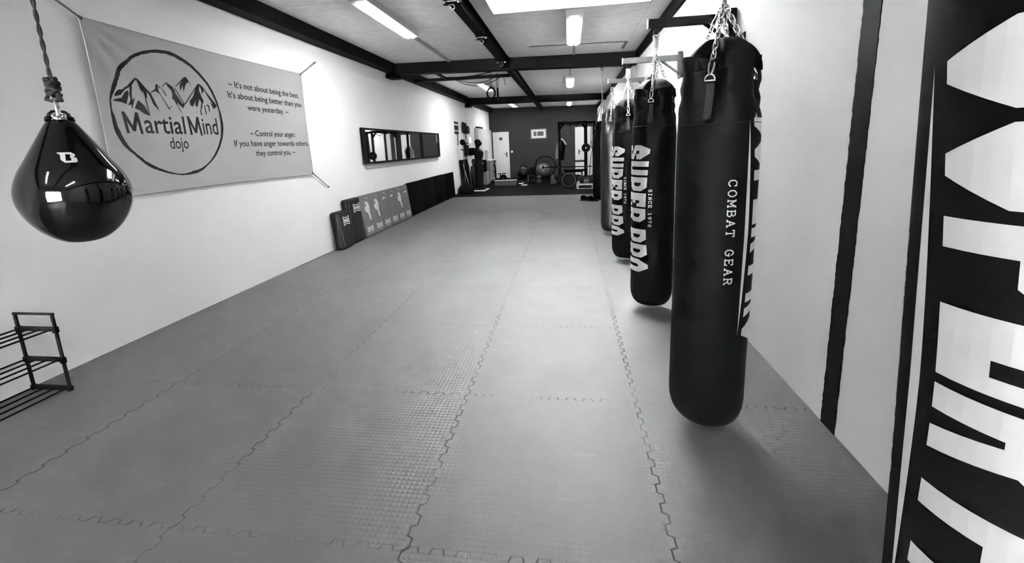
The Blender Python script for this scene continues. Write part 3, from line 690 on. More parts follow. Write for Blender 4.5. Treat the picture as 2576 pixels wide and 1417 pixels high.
# ------------------------------------------------------------------ banner
BY0, BY1, BZ0, BZ1 = 2.905, 5.572, 1.2, 2.565
def bdisp(y, z):
    d = .012
    for (cy, cz) in ((BY0, BZ1), (BY0, BZ0), (BY1, BZ1), (BY1, BZ0)):
        dy, dz = y-cy, z-cz; rr = sqrt(dy*dy+dz*dz)+1e-6; an = atan2(abs(dz), abs(dy)); k = math.exp(-rr/(.55 if (cy, cz) == (BY0, BZ1) else .22))
        d += .011*k*cos(an*(15 if (cy, cz) == (BY0, BZ1) else 11)+1)*min(1, rr/.15)
    return XL+.012+d
def bedge(a, b_):   # the hems are pulled slightly inwards between the corners
    y = BY0+a*(BY1-BY0); z = BZ0+b_*(BZ1-BZ0)
    y += (.02*(1-abs(2*a-1)**0) if False else 0)+.03*sin(pi*b_)*(.5-a)*.9; z += .03*sin(pi*a)*(.5-b_)*.9
    if a < .5: y += .15*max(0, .12-b_)*(1-2*a)*1.
    return y, z
t = thing('banner', 'grey cloth banner with mountain logo and quotes, tied to the left wall', 'banner', (XL, BY0, BZ0))
mb = MB(); NY, NZ = 120, 64; vs = []
for i in range(NY+1):
    for j in range(NZ+1):
        y, z = bedge(i/NY, j/NZ); vs.append((bdisp(y, z), y, z))
fs = [(i*(NZ+1)+j, (i+1)*(NZ+1)+j, (i+1)*(NZ+1)+j+1, i*(NZ+1)+j+1) for i in range(NY) for j in range(NZ)]
n0 = len(vs); vs += [(x-.003, y, z) for x, y, z in vs]; fs += [tuple(k+n0 for k in reversed(f)) for f in fs]
mb.add(vs, fs); mb.build('banner_cloth', M['banner'], t, 60)
mb = MB()
for b_ in (0, 1): mb.tube([(bdisp(*bedge(k/60, b_))+.001, *bedge(k/60, b_)) for k in range(61)], .0035, 5)
for a in (0, 1): mb.tube([(bdisp(*bedge(a, k/40))+.001, *bedge(a, k/40)) for k in range(41)], .0045, 5)
mb.build('hem', M['duct'], t)
bf = lambda y, z: (bdisp(y, z)+.0016, y, z)
RING = [((3.404, 2.428), (3.403, 2.402)), ((3.295, 2.382), (3.302, 2.357)), ((3.203, 2.315), (3.219, 2.294)), ((3.128, 2.244), (3.155, 2.23)), ((3.077, 2.154), (3.109, 2.147)), ((3.04, 2.07), (3.067, 2.065)), ((3.014, 1.986), (3.027, 1.986)), ((3.003, 1.905), (3.014, 1.908)), ((2.998, 1.816), (3.026, 1.825)), ((3.004, 1.726), (3.039, 1.741)), ((3.038, 1.628), (3.069, 1.646)), ((3.081, 1.571), (3.1, 1.587)), ((3.146, 1.507), (3.16, 1.522)), ((3.218, 1.436), (3.237, 1.458)), ((3.305, 1.392), (3.317, 1.413)), ((3.416, 1.357), (3.423, 1.371)), ((3.538, 1.335), (3.54, 1.348)), ((3.652, 1.339), (3.649, 1.367)), ((3.752, 1.366), (3.742, 1.387)), ((3.848, 1.427), (3.837, 1.437)), ((3.959, 1.52), (3.937, 1.531)), ((4.041, 1.636), (4.017, 1.641)), ((4.094, 1.764), (4.063, 1.764)), ((4.104, 1.871), (4.074, 1.866)), ((4.089, 1.984), (4.07, 1.978)), ((4.054, 2.115), (4.029, 2.104)), ((4.0, 2.22), (3.977, 2.206)), ((3.922, 2.308), (3.899, 2.29)), ((3.834, 2.381), (3.811, 2.358)), ((3.736, 2.431), (3.712, 2.402)), ((3.626, 2.461), (3.609, 2.429)), ((3.504, 2.453), (3.496, 2.424))]
MTN = {'a': [(3.049, 2.016), (3.082, 2.055), (3.17, 2.1), (3.247, 2.175), (3.254, 2.168), (3.208, 2.107), (3.138, 2.062), (3.102, 2.022), (3.06, 2.006)], 'b': [(3.032, 1.968), (3.052, 1.985), (3.102, 1.998), (3.135, 2.046), (3.167, 2.066), (3.167, 2.033), (3.132, 1.949), (3.098, 1.962)], 'c': [(3.189, 2.092), (3.214, 2.112), (3.194, 2.036), (3.189, 1.987), (3.219, 2.014), (3.169, 1.911), (3.171, 1.952), (3.142, 1.938), (3.172, 1.985), (3.173, 2.034)], 'd': [(3.194, 1.921), (3.24, 1.992), (3.285, 1.954), (3.321, 1.867), (3.27, 1.881), (3.232, 1.908)], 'e': [(3.247, 2.175), (3.267, 2.168), (3.323, 2.101), (3.36, 2.063), (3.418, 1.913), (3.369, 1.97), (3.347, 2.045), (3.327, 2.076), (3.324, 2.017), (3.307, 2.023), (3.294, 2.089), (3.292, 2.055), (3.276, 2.087), (3.262, 2.143)], 'f': [(3.304, 2.023), (3.311, 2.024), (3.323, 1.867), (3.316, 1.871)], 'g': [(3.355, 2.062), (3.433, 2.152), (3.473, 2.115), (3.454, 2.117), (3.441, 2.137), (3.436, 2.098), (3.447, 2.06), (3.41, 2.086), (3.376, 2.073)], 'h': [(3.43, 2.088), (3.438, 2.085), (3.515, 1.947), (3.54, 1.971), (3.543, 1.965), (3.509, 1.934)], 'i': [(3.472, 2.128), (3.529, 2.178), (3.587, 2.147), (3.602, 2.117), (3.611, 2.064), (3.605, 1.981), (3.643, 1.899), (3.617, 1.936), (3.574, 2.033), (3.559, 2.032), (3.573, 2.078), (3.565, 2.113), (3.537, 2.145), (3.525, 2.167), (3.491, 2.135)], 'j': [(3.473, 2.115), (3.482, 2.114), (3.51, 2.058), (3.501, 2.052)], 'k': [(3.601, 2.14), (3.722, 2.25), (3.745, 2.255), (3.761, 2.23), (3.795, 2.164), (3.763, 2.211), (3.731, 2.189), (3.694, 2.11), (3.696, 2.175), (3.663, 2.116), (3.664, 2.17), (3.693, 2.211), (3.63, 2.157)], 'l': [(3.61, 2.082), (3.622, 2.065), (3.661, 2.0), (3.695, 2.008), (3.658, 1.958), (3.617, 1.992), (3.6, 2.036)], 'm': [(3.686, 2.005), (3.863, 2.206), (3.872, 2.207), (3.693, 1.998)], 'm2': [(3.603, 2.136), (3.612, 2.137), (3.681, 2.005), (3.672, 2.0)], 'n': [(3.87, 2.214), (3.886, 2.204), (3.869, 2.149), (3.887, 2.093), (3.899, 2.065), (3.907, 2.047), (3.857, 1.974), (3.875, 2.034), (3.857, 2.061), (3.823, 1.981), (3.798, 1.998), (3.814, 2.047), (3.772, 1.982), (3.747, 1.994), (3.743, 2.031), (3.793, 2.083), (3.832, 2.164)], 'n2': [(3.87, 2.214), (3.913, 2.193), (3.96, 2.131), (4.061, 2.015), (4.015, 1.976), (3.979, 2.043), (4.012, 2.026), (3.964, 2.092), (3.929, 2.156), (3.897, 2.114), (3.895, 2.162)], 'o': [(3.875, 2.005), (3.886, 2.004), (3.859, 1.955), (3.861, 1.911), (3.848, 1.903), (3.847, 1.954)], 'p': [(3.901, 2.007), (3.912, 2.003), (3.919, 1.919), (3.909, 1.917)], 'q': [(3.931, 2.019), (3.965, 2.007), (3.962, 1.95), (3.95, 1.949), (3.951, 1.996), (3.929, 2.009)]}
def dense(pts, k=4, jit=0.):   # closed Catmull-Rom curve
    n = len(pts); out = []
    for i in range(n):
        p0, p1, p2, p3 = [Vector(pts[(i+q-1) % n]) for q in range(4)]
        for q in range(k):
            s_ = q/k; v = .5*((2*p1)+(p2-p0)*s_+(2*p0-5*p1+4*p2-p3)*s_*s_+(3*p1-p0-3*p2+p3)*s_**3)
            out.append((v.x+random.uniform(-jit, jit), v.y+random.uniform(-jit, jit)))
    return out
oo = dense([a for a, b_ in RING], 6, .0018); ii = dense([b_ for a, b_ in RING], 6, .0025)
ringq = [[oo[k], oo[(k+1) % len(oo)], ii[(k+1) % len(ii)], ii[k]] for k in range(len(oo))]
wrap('brush_circle', [flat_mesh([q]) for q in ringq], bf, M['ink'], t)
wrap('mountain_print', [flat_mesh([p]) for p in MTN.values()], bf, M['ink'], t)
def hand_m(y, w_, h, z, k):     # hand drawn capital M
    P = [(y+.012, z), (y+.0, z+h*.98), (y+w_*.5, z+h*.12), (y+w_*.86, z+h*.98), (y+w_, z-.004)]; out = []
    for i, (a, b_) in enumerate(zip(P, P[1:])):
        a, b_ = Vector(a), Vector(b_); d = (b_-a).normalized(); n_ = Vector((-d.y, d.x))*k*(.62 if i == 2 else .5); e = d*k*.25
        out.append(flat_mesh([[tuple(a-e-n_), tuple(b_+e-n_*.9), tuple(b_+e+n_*.9), tuple(a-e+n_)]]))
    return out
wrap('name_lettering', hand_m(3.092, .125, .165, 1.72, .024)+[text_bm('artial', .395, .235, 3.25, 1.72, bold=.008)], bf, M['ink'], t, .1)
wrap('name_lettering', hand_m(3.69, .125, .165, 1.718, .024)+[text_bm('ind', .185, .235, 3.842, 1.722, bold=.008)], bf, M['ink'], t, .1)
wrap('name_lettering', [text_bm('dojo', .19, .15, 3.458, 1.583, bold=.006)], bf, M['ink'], t, .1)
q_ = [("~ It's not about being the best.", 4.256, 5.465, 2.234), ("It's about being better than you", 4.228, 5.495, 2.118), ('were yesterday.', 4.489, 5.11, 2.003), ('~', 5.15, 5.205, 2.003), ('~ Control your anger.', 4.473, 5.285, 1.715), ('If you have anger towards others,', 4.216, 5.545, 1.6), ('they control you. ~', 4.516, 5.235, 1.487)]
for s_, a, b_, z in q_: wrap('quote_lettering', [text_bm(s_, b_-a, .094, a, z, bold=.012)], bf, M['ink'], t, .2)
for (cy, cz, hy, hz) in ((BY0, BZ1, 2.62, 2.74), (BY1, BZ1, 5.957, 2.781), (BY1, BZ0+.01, 5.934, .978), (BY0, BZ0, 2.62, .97)):
    cm = MB(); a = Vector((bdisp(cy, cz)+.004, cy, cz)); h = Vector((XL+.02, hy, hz)); d = (h-a).normalized(); s_ = d.cross(Vector((1, 0, 0)))
    for q in (-1, 1): cm.tube([a+s_*q*.004, h+s_*q*.008], .0028, 6)
    cm.ring(a-d*.012, .012, .003, (1, 0, 0), 14); cm.build('tie_cord', M['ink'], t)
    hk = MB(); hk.cyl((XL, hy, hz), (XL+.025, hy, hz), .006, 8); hk.tube([(XL+.022, hy, hz), (XL+.035, hy, hz+.008), (XL+.03, hy, hz+.02)], .003, 6); hk.build('wall_hook', M['steel'], t)

# ------------------------------------------------------------------ shoe rack
t = thing('shoe_rack', 'black metal three-tier shoe rack against the left wall', 'shoe rack', (-3.45, 2.12, 0))
RB = 1.2
for y in (2.12, RB):
    for x in (-3.59, -3.302):
        MB().tube([(x, y, 0.0), (x, y, .54)], .010, 10).build('post', M['black_steel'], t)
    mb = MB(); mb.tube([(-3.60, y, .54), (-3.292, y, .54)], .009, 8); mb.build('top_bar', M['black_steel'], t)
    for z in (.02, .225, .437):
        mb = MB(); mb.box(-3.59, -3.302, y-.011, y+.011, z-.012, z+.012)
        for x, s_ in ((-3.59, -1), (-3.302, 1)): mb.rbox(x-.013, x+.013, y-.013, y+.013, max(0, z-.026), z+.015, .004, 2)
        mb.build('crossbar', M['black_steel'], t)
for z in (.02, .225, .437):
    for k in range(4):
        x = -3.575+k*.084; MB().tube([(x, RB, z), (x, 2.12, z)], .0062, 8).build('shelf_rod', M['black_steel'], t)

# ------------------------------------------------------------------ wall mirror
t = thing('wall_mirror', 'long low mirror of three panels in a black frame on the left wall', 'mirror', (XL, 7.07, 1.26))
MY0, MY1, MZ0, MZ1 = 7.1, 11.6, 1.262, 1.905; xm0, xm1 = XL+.02, XL+.05
def tilt(p): return (p[0]+(p[2]-MZ0)*.0, p[1], p[2])
mb = MB(); fw_ = .035
mb.box(xm0, xm1, MY0, MY1, MZ0, MZ0+fw_).box(xm0, xm1, MY0, MY1, MZ1-fw_, MZ1).box(xm0, xm1, MY0, MY0+.13, MZ0+fw_, MZ1-fw_).box(xm0, xm1, MY1-.1, MY1, MZ0+fw_, MZ1-fw_)
mb.build('mirror_frame', M['frame'], t)
gy = [7.23, 8.66, 8.84, 10.1, 10.24, 11.5]
for k in range(3): MB().box(xm0+.008, xm0+.016, gy[2*k]-.01, gy[2*k+1]+.01, MZ0+.02, MZ1-.02).build('mirror_panel', M['mirror'], t, 0)
for k in (1, 3): MB().box(xm0+.001, xm1, gy[k], gy[k+1], MZ0+fw_, MZ1-fw_).build('divider', M['frame'], t)
MB().box(XL+.0005, XL+.02, MY0+.12, MY1-.12, MZ0-.085, MZ1-.03).build('backing_board', M['duct'], t)  # board behind the mirror; its grey lower strip stands in for the cast shadow

# ------------------------------------------------------------------ kick pads leaning on the left wall
def lean(mb, xb, th, h, xw):   # mb built upright with back at x=0..th, z 0..h; lean it so that its top back edge meets the wall
    ang = math.asin(min(.9, (xb-th-xw)/h)) if h else 0
    def f(p): x, y, z = p; return (xb-th+x*cos(ang)-z*sin(ang), y, z*cos(ang)+x*sin(ang))
    return f
def SUPERPRO(w_, h, y0, z0): return [[[(y0+p[0], z0+p[1]) for p in lp] for lp in g_] for g_ in block_word(w_, h, h*.3)]
EAG = [(.02, -.04), (.045, -.01), (.09, 0), (.13, -.025), (.15, -.08), (.15, -.125), (.135, -.11), (.15, -.17), (.13, -.15), (.135, -.2), (.145, -.25), (.135, -.305), (.115, -.295), (.09, -.265), (.1, -.24), (.085, -.22), (.07, -.17), (.045, -.17), (.015, -.15), (0, -.11), (.02, -.08), (.06, -.07), (.07, -.05), (.045, -.04)]
def kick_pad(y0, y1, label, art):
    t = thing('kick_pad', label, 'kick pad', (-3.55, (y0+y1)/2, 0), 'grey kick pads leaning in a row on the left wall')
    th, h = .055, .735; f = lean(None, -3.50, th, h, XL+.004)
    mb = MB(); mb.rbox(0, th, y0+.007, y1-.007, 0, h, .014, 3); mb.xf(f); mb.build('pad_body', M['pad_grey'], t)
    g_ = lambda u, v: f((th+.0015, u, v)); wd = y1-y0
    wrap('brand_lettering', [flat_mesh([p]) for p in SUPERPRO(wd*.62, .075, y0+wd*.2, .09)], g_, M['print'], t)
    st = [[(y0+wd*.3, .062), (y0+wd*.7, .062), (y0+wd*.7, .068), (y0+wd*.3, .068)]]
    if art == 'eagle': pol = [[(y0+wd*.3+p[0]*1.2*wd/.36, .62+p[1]*1.15) for p in EAG]]
    elif art == 'tip': pol = [[(y0+wd*.35, .56), (y0+wd*.42, .60), (y0+wd*.58, .615), (y0+wd*.72, .59), (y0+wd*.74, .565), (y0+wd*.6, .585), (y0+wd*.52, .57)]]
    arc = [(y0+wd*(.5+.35*cos(a)), .62+.07*sin(a)) for a in [pi*.5-k*.18 for k in range(8)]]
    fe = [[arc[k], arc[k+1], (arc[k+1][0], arc[k+1][1]-.007), (arc[k][0], arc[k][1]-.007)] for k in range(7)]
    wrap('emblem_print', [flat_mesh([p]) for p in pol], g_, M['print'], t); wrap('underline_print', [flat_mesh([p]) for p in st], g_, M['print'], t); wrap('feather_print', [flat_mesh([p]) for p in fe], g_, M['print'], t)
ys = [6.74, 7.10, 7.47, 7.83, 8.19, 8.55, 8.915]
lab = ['nearest grey kick pad, full white eagle head, next to the dark shields', 'second grey kick pad from the dark shields, faded eagle head', 'third grey kick pad, only a small wing tip above the lettering', 'fourth grey kick pad, wing tip print, left of the second eagle pad',
       'fifth grey kick pad, slim view with a full eagle head', 'farthest grey kick pad, touching the black mats']
for k in range(6): kick_pad(ys[k], ys[k+1], lab[k], ['eagle', 'eagle', 'tip', 'tip', 'eagle', 'tip'][k])
def shield(y0, y1, xb, h, th, label, badge=True, name='kick_shield'):
    t = thing(name, label, 'kick shield', (xb, (y0+y1)/2, 0), 'dark kick shields at the near end of the pad row')
    f = lean(None, xb, th, h, XL+.004)
    mb = MB(); mb.rbox(0, th, y0, y1, 0, h, .035, 4); mb.xf(f); mb.build('shield_body', M['pad_dark'], t)
    mb = MB(); mb.tube([f((th+.001, y0+(y1-y0)*.12, z)) for z in (.03, h*.5, h-.04)], .003, 5); mb.build('seam', M['pad_grey'], t)
    if badge:
        g_ = lambda u, v: f((th+.002, u, v)); w_ = (y1-y0); a, b_ = y0+w_*.4, y0+w_*.92; z1 = h-.09; z0 = z1-.15; m_ = (a+b_)/2
        edge = [(a, z0), (m_, z0+.025), (b_, z0), (b_, z1), (m_, z1-.025), (a, z1)]; inn = [(a+.012, z0+.018), (m_, z0+.038), (b_-.012, z0+.018), (b_-.012, z1-.018), (m_, z1-.038), (a+.012, z1-.018)]
        wrap('badge_print', [flat_mesh([[edge, inn]])], g_, M['print'], t)
        L_ = (('R', .0), ('O', .21), ('N', .42), ('I', .6), ('N', .78))
        wrap('badge_lettering', [flat_mesh([[[(a+.02+p[0], z0+.05+p[1]) for p in lp] for lp in g2]]) for g2 in block_word(b_-a-.04, .05, .016, L_, .19)], g_, M['print'], t)
    return t
shield(6.225, 6.66, -3.49, .735, .11, 'tall dark kick shield with white badge, leaning behind the short one')
shield(5.87, 6.215, -3.45, .585, .13, 'short dark kick shield with white badge, nearest the camera')
for k in range(4):
    y0 = 8.93+k*.945
    t = thing('folded_mat', ['black foam mat beside the last grey pad', 'second black foam mat from the grey pads', 'third black foam mat from the grey pads', 'black foam mat at the far end of the pad row'][k], 'mat', (XL+.1, y0+.45, 0), 'black foam mats leaning on the left wall')
    f = lean(None, -3.53, .075, .745+.006*k, XL+.003)
    for q in range(3): MB().rbox(q*.025, q*.025+.0245, y0+.003*q, y0+.94, 0, .745+.006*((k+q) % 3), .005, 2).xf(f).build('mat_layer', M['mat_black'], t)

# ------------------------------------------------------------------ gear on the rear left wall
def wall_thing(name, label, cat, y, z, group=None): return thing(name, label, cat, (XL, y, z), group)
t = wall_thing('wall_chart', 'striped wall chart of three dark bands beside the jump ropes', 'poster', 13.45, 1.93)
MB().box(XL+.001, XL+.008, 13.43, 13.95, 1.93, 2.33).build('chart_board', M['white'], t)
for z0, z1 in ((2.26, 2.33), (2.06, 2.21), (1.93, 2.02)): MB().box(XL+.008, XL+.011, 13.44, 13.94, z0, z1).build('dark_band', M['ink'], t)
t = wall_thing('jump_rope_bundle', 'coiled black jump ropes hanging in loops on the rear left wall', 'jump ropes', 14.7, 2.35)
for k in range(9):
    cy = 14.5+.06*k+random.uniform(-.05, .05); h = .12+random.uniform(0, .09); tl = random.uniform(-.25, .35)
    pts = [(XL+.03+.006*k, cy+.2*cos(a)*(.7+.05*k)+tl*h*sin(a), 2.18-.01*k+h*sin(a)) for a in [2*pi*q/26 for q in range(26)]]
    MB().tube(pts, .012, 6, closed=True).build('rope_coil', M['web'], t)
MB().box(XL, XL+.05, 14.45, 14.95, 2.31, 2.34).build('hook_rail', M['dark_steel'], t)
t = wall_thing('resistance_band', 'thin black band hanging in a loop below the striped chart', 'exercise band', 13.7, 1.9)
MB().tube([(XL+.03, 13.70+.06*cos(a), 1.74+.17*sin(a)) for a in [2*pi*q/24 for q in range(24)]], .008, 6, closed=True).build('band_loop', M['web'], t)
MB().cyl((XL, 13.7, 1.91), (XL+.05, 13.7, 1.91), .008).build('hook', M['steel'], t)
t = wall_thing('hanging_cloth_bag', 'black cloth bag hanging on a strap on the rear left wall', 'bag', 14.7, 1.9)
MB().rbox(XL+.02, XL+.1, 14.5, 14.92, 1.2, 1.66, .02).build('bag_body', M['cloth_black'], t)
MB().tube([(XL+.06, 14.55, 1.64), (XL+.06, 14.62, 1.85), (XL+.06, 14.7, 1.92), (XL+.06, 14.78, 1.85), (XL+.06, 14.88, 1.64)], .012, 6).build('strap', M['web'], t)
MB().box(XL+.1, XL+.104, 14.56, 14.86, 1.58, 1.63).build('label_patch', M['print'], t)
t = wall_thing('wall_lamp', 'small bright wall lamp behind the man-shaped dummy', 'lamp', 15.5, 1.7)
MB().rbox(XL+.02, XL+.035, 15.42, 15.6, 1.65, 1.85, .006).build('lamp_glass', M['glow'], t)
MB().box(XL, XL+.02, 15.44, 15.58, 1.68, 1.82).build('wall_plate', M['housing'], t)
t = wall_thing('glove_rack', 'dark rack of boxing gloves on the wall behind the dummy', 'glove rack', 15.3, 1.1)
MB().box(XL, XL+.03, 15.0, 15.9, 1.42, 1.47).build('rail', M['dark_steel'], t)
for k in range(4):
    g = tag(MB().sph((XL+.1, 15.1+k*.22, 1.3), .085, 16, (.9, 1, 1.25)).sph((XL+.16, 15.07+k*.22, 1.28), .035, 12, (1, 1, 1.7)).lathe((XL+.1, 15.1+k*.22, 1.36), [(.055, 0), (.06, .09), (.05, .1)], 16).build('boxing_glove', M['leather'], None), 'black boxing glove hanging on the wall rack behind the dummy', 'boxing glove', 'gloves on the wall rack')
# reflex ball on a stand
t = thing('reflex_ball_stand', 'boxing reflex ball on a thin pole with round black base', 'reflex ball', (-3.38, 13.4, 0))
MB().lathe((-3.37, 13.45, 0), [(.26, 0), (.265, .06), (.25, .15), (.2, .24), (.12, .3), (.05, .32)], 32).build('base', M['rubber'], t)
MB().cyl((-3.37, 13.45, .3), (-3.4, 13.45, 1.56), .011, 8).build('pole', M['steel'], t)
MB().sph((-3.4, 13.45, 1.66), .085, 20, (1, 1, 1.15)).build('ball', M['leather'], t)
MB().ring((-3.41, 13.43, 1.42), .05, .014, (.3, 0, 1)).build('collar', M['rubber'], t)
t = thing('tall_mat', 'tall dark exercise mat leaning on the wall behind the reflex ball', 'mat', (-3.5, 14.2, 0))
f = lean(None, -3.36, .05, 1.1, XL+.004); MB().rbox(0, .05, 13.75, 14.75, 0, 1.1, .012).xf(f).build('mat_body', M['mat_black'], t)
MB().bar((-3.30, 13.75, 1.0), (-3.24, 13.75, .1), .02).build('edge_trim', M['rubber'], t) if False else None
for k, (y, l, lb) in enumerate(((13.86, .95, 'pale wooden staff leaning on the wall left of the tall mat'), (14.05, .8, 'short chrome bar leaning in front of the tall dark mat'))):
    tag(MB().cyl((-3.3, y, .0), (-3.52 if k == 0 else -3.36, y-.05, l), .013, 10).build('wooden_staff' if k == 0 else 'steel_bar', M['wood'] if k == 0 else M['chrome'], None), lb, 'staff' if k == 0 else 'bar')
# man-shaped dummy
def body_loft(rows, n=28):
    return [[(cx+rx*cos(2*pi*k/n), cy+ry*sin(2*pi*k/n), z) for k in range(n)] for (z, cx, cy, rx, ry) in rows]
t = thing('torso_dummy', 'black man-shaped punching dummy in profile wearing dark trousers', 'dummy', (-3.13, 14.5, 0))
bx, by = -3.13, 14.5
rows = [(.86, 0, .13, .16), (.95, 0, .125, .16), (1.02, 0, .125, .17), (1.12, .01, .14, .19), (1.22, .02, .155, .215), (1.3, .02, .16, .235), (1.36, .005, .15, .245), (1.4, -.01, .125, .22), (1.43, -.02, .095, .16), (1.455, -.02, .072, .09), (1.48, -.015, .064, .066), (1.51, 0, .068, .066),
        (1.54, .015, .092, .072), (1.575, .02, .108, .082), (1.62, .015, .114, .09), (1.665, .008, .114, .091), (1.705, 0, .104, .084), (1.737, -.005, .078, .064), (1.755, -.008, .038, .032)]
mb = MB(); mb.loft(body_loft([(z, bx+cx, by, rx, ry) for z, cx, rx, ry in rows]))
o = mb.build('body', M['dummy'], t, 70)
b = bmesh.new(); b.from_mesh(o.data)      # face: nose, brow, chin pulled out of the head surface
for v in b.verts:
    x, y, z = v.co; dx = x-bx; dy = y-by
    if dx > .04 and z > 1.5:
        v.co.x += .032*math.exp(-((z-1.615)/.014)**2-(dy/.022)**2)+.012*math.exp(-((z-1.59)/.012)**2-(dy/.03)**2)+.010*math.exp(-((z-1.65)/.01)**2-(dy/.05)**2)-.012*math.exp(-((z-1.635)/.01)**2-((abs(dy)-.035)/.018)**2)+.008*math.exp(-((z-1.572)/.008)**2-(dy/.025)**2)+.012*math.exp(-((z-1.54)/.012)**2-(dy/.025)**2)
    if z < 1.35 and z > 1.15 and dx > .05: v.co.x += .018*math.exp(-((z-1.28)/.04)**2-((abs(dy)-.09)/.05)**2)
b.to_mesh(o.data); b.free()
for s_ in (-1, 1): MB().sph((bx-.01, by+s_*.092, 1.61), .022, 12, (.6, .35, 1.2)).build('ear', M['dummy'], t)
for s_ in (-1, 1): MB().sph((bx-.01, by+s_*.2, 1.36), .075, 16, (1, .8, 1)).build('shoulder', M['dummy'], t)
n = 32; rows = []
for z, r_ in ((.89, .15), (.85, .155), (.7, .15), (.5, .145), (.3, .14), (.16, .145), (.12, .13)):
    rows.append([(bx+r_*(1+.05*sin(7*2*pi*k/n+z*9))*cos(2*pi*k/n), by+(r_+.03)*(1+.05*sin(7*2*pi*k/n+z*9))*sin(2*pi*k/n), z) for k in range(n)])
MB().loft(rows).build('trousers', M['cloth_black'], t, 60)
MB().tube([(bx+.155*cos(2*pi*k/24), by+.19*sin(2*pi*k/24), .88) for k in range(24)], .012, 6, closed=True).build('waistband', M['web'], t)
MB().lathe((bx, by, 0), [(.2, .014), (.21, .05), (.18, .1), (.12, .14), (.1, .16)], 28).build('base', M['rubber'], t)
tag(MB().box(-3.3, -2.84, 13.95, 14.85, .0, .013).build('floor_board', M['white'], None), 'white board lying on the black floor under the man-shaped dummy', 'board')
t = thing('grappling_dummy', 'small grey stuffed dummy standing on the left of the man-shaped dummy', 'dummy', (-3.4, 15.0, 0))
rows = [(.0, .12, .12), (.05, .14, .14), (.3, .14, .15), (.5, .13, .15), (.62, .14, .17), (.74, .14, .175), (.8, .12, .15), (.84, .07, .08), (.88, .065, .07), (.93, .085, .085), (1.0, .09, .09), (1.05, .07, .07), (1.075, .03, .03)]
MB().loft(body_loft([(z, -3.42, 15.05, a, b_) for z, a, b_ in rows])).build('body', M['cloth_grey'], t, 70)
for s_ in (-1, 1): MB().tube([(-3.42, 15.05+s_*.15, .76), (-3.36, 15.05+s_*.19, .62), (-3.30, 15.05+s_*.14, .48)], [.05, .045, .04], 10).build('arm', M['cloth_grey'], t)
# wardrobe, wooden unit
t = thing('wardrobe', 'tall white wardrobe with plain doors along the rear left wall', 'wardrobe', (XL, 16.4, 0))
MB().box(XL+.003, -3.52, 16.4, 19.3, 0, 2.22).build('carcass', M['white'], t)
for k in range(2): MB().box(-3.519, -3.5, 16.42+k*1.44, 17.84+k*1.44, .03, 2.2).build('wardrobe_door', M['white'], t)
tag(MB().rbox(XL+.01, -3.54, 16.6, 17.6, 2.221, 2.29, .01).build('flat_case', M['rubber'], None), 'flat dark case lying on top of the white wardrobe', 'case')
t = thing('wooden_bench_unit', 'pale wooden unit with a low step and a taller end before the wardrobe', 'cabinet', (-3.35, 16.4, 0))
MB().box(-3.49, -3.25, 16.4, 17.0, 0, .5).build('low_cupboard', M['wood'], t)
mb = MB(); mb.box(-3.49, -3.23, 17.02, 17.06, 0, .9).box(-3.49, -3.23, 18.6, 18.64, 0, .9).box(-3.49, -3.46, 17.06, 18.6, 0, .9).box(-3.46, -3.23, 17.06, 18.6, .06, .1).box(-3.46, -3.23, 17.06, 18.6, .45, .49); mb.build('side_frame', M['wood'], t)
MB().box(-3.5, -3.2, 17.0, 18.7, .9, .94).build('top_board', M['white'], t)
MB().box(-3.229, -3.215, 17.1, 17.85, .12, .44).build('drawer', M['wood'], t); MB().box(-3.229, -3.215, 17.1, 17.85, .5, .88).build('drawer', M['wood'], t)
tag(MB().cyl((-3.37, 17.25, .94), (-3.37, 17.25, 1.34), .075, 20).build('paper_roll', M['white'], None), 'white paper roll standing on the wooden unit', 'paper roll')
t = thing('sports_bag', 'black sports bag with a pale stripe on the low wooden cupboard', 'bag', (-3.36, 16.7, .5)); MB().rbox(-3.46, -3.27, 16.45, 16.75, .501, .98, .04).build('bag_body', M['cloth_black'], t); MB().box(-3.40, -3.37, 16.445, 16.452, .56, .9).build('pale_stripe', M['print_grey'], t)
# black machine with wheel, box
t = thing('ab_wheel_machine', 'low black exercise machine with a round wheel by the rear door', 'exercise machine', (-2.95, 17.7, 0))
MB().cyl((-2.84, 17.66, .15), (-2.72, 17.70, .15), .001, 4) if False else None
MB().cyl((-2.78, 17.62, .15), (-2.78, 17.72, .15), .15, 28).cyl((-2.78, 17.60, .15), (-2.78, 17.74, .15), .05, 16).build('wheel', M['rubber'], t)
MB().cyl((-2.78, 17.598, .15), (-2.78, 17.59, .15), .03, 14).build('hub_cap', M['steel'], t)
mb = MB(); mb.tube([(-3.1, 17.7, .02), (-3.1, 17.7, .3), (-3.12, 17.72, .62), (-3.17, 17.75, .72)], .03, 8); mb.bar((-3.1, 17.7, .06), (-2.8, 17.7, .15), .05); mb.bar((-3.0, 17.7, .33), (-2.66, 17.7, .34), .12, .03); mb.bar((-2.9, 17.7, .05), (-2.9, 17.7, .33), .04); mb.bar((-3.15, 17.7, .015), (-2.9, 17.7, .015), .2, .03); mb.build('machine_frame', M['black_steel'], t)
t = thing('step_box', 'long low grey box standing on the black floor', 'box', (-2.42, 15.95, 0))
MB().box(-2.83, -2.0, 15.8, 16.1, 0, .185).build('box_body', M['box_grey'], t); MB().box(-2.84, -1.99, 15.79, 16.11, .185, .2).build('lid', M['duct'], t)
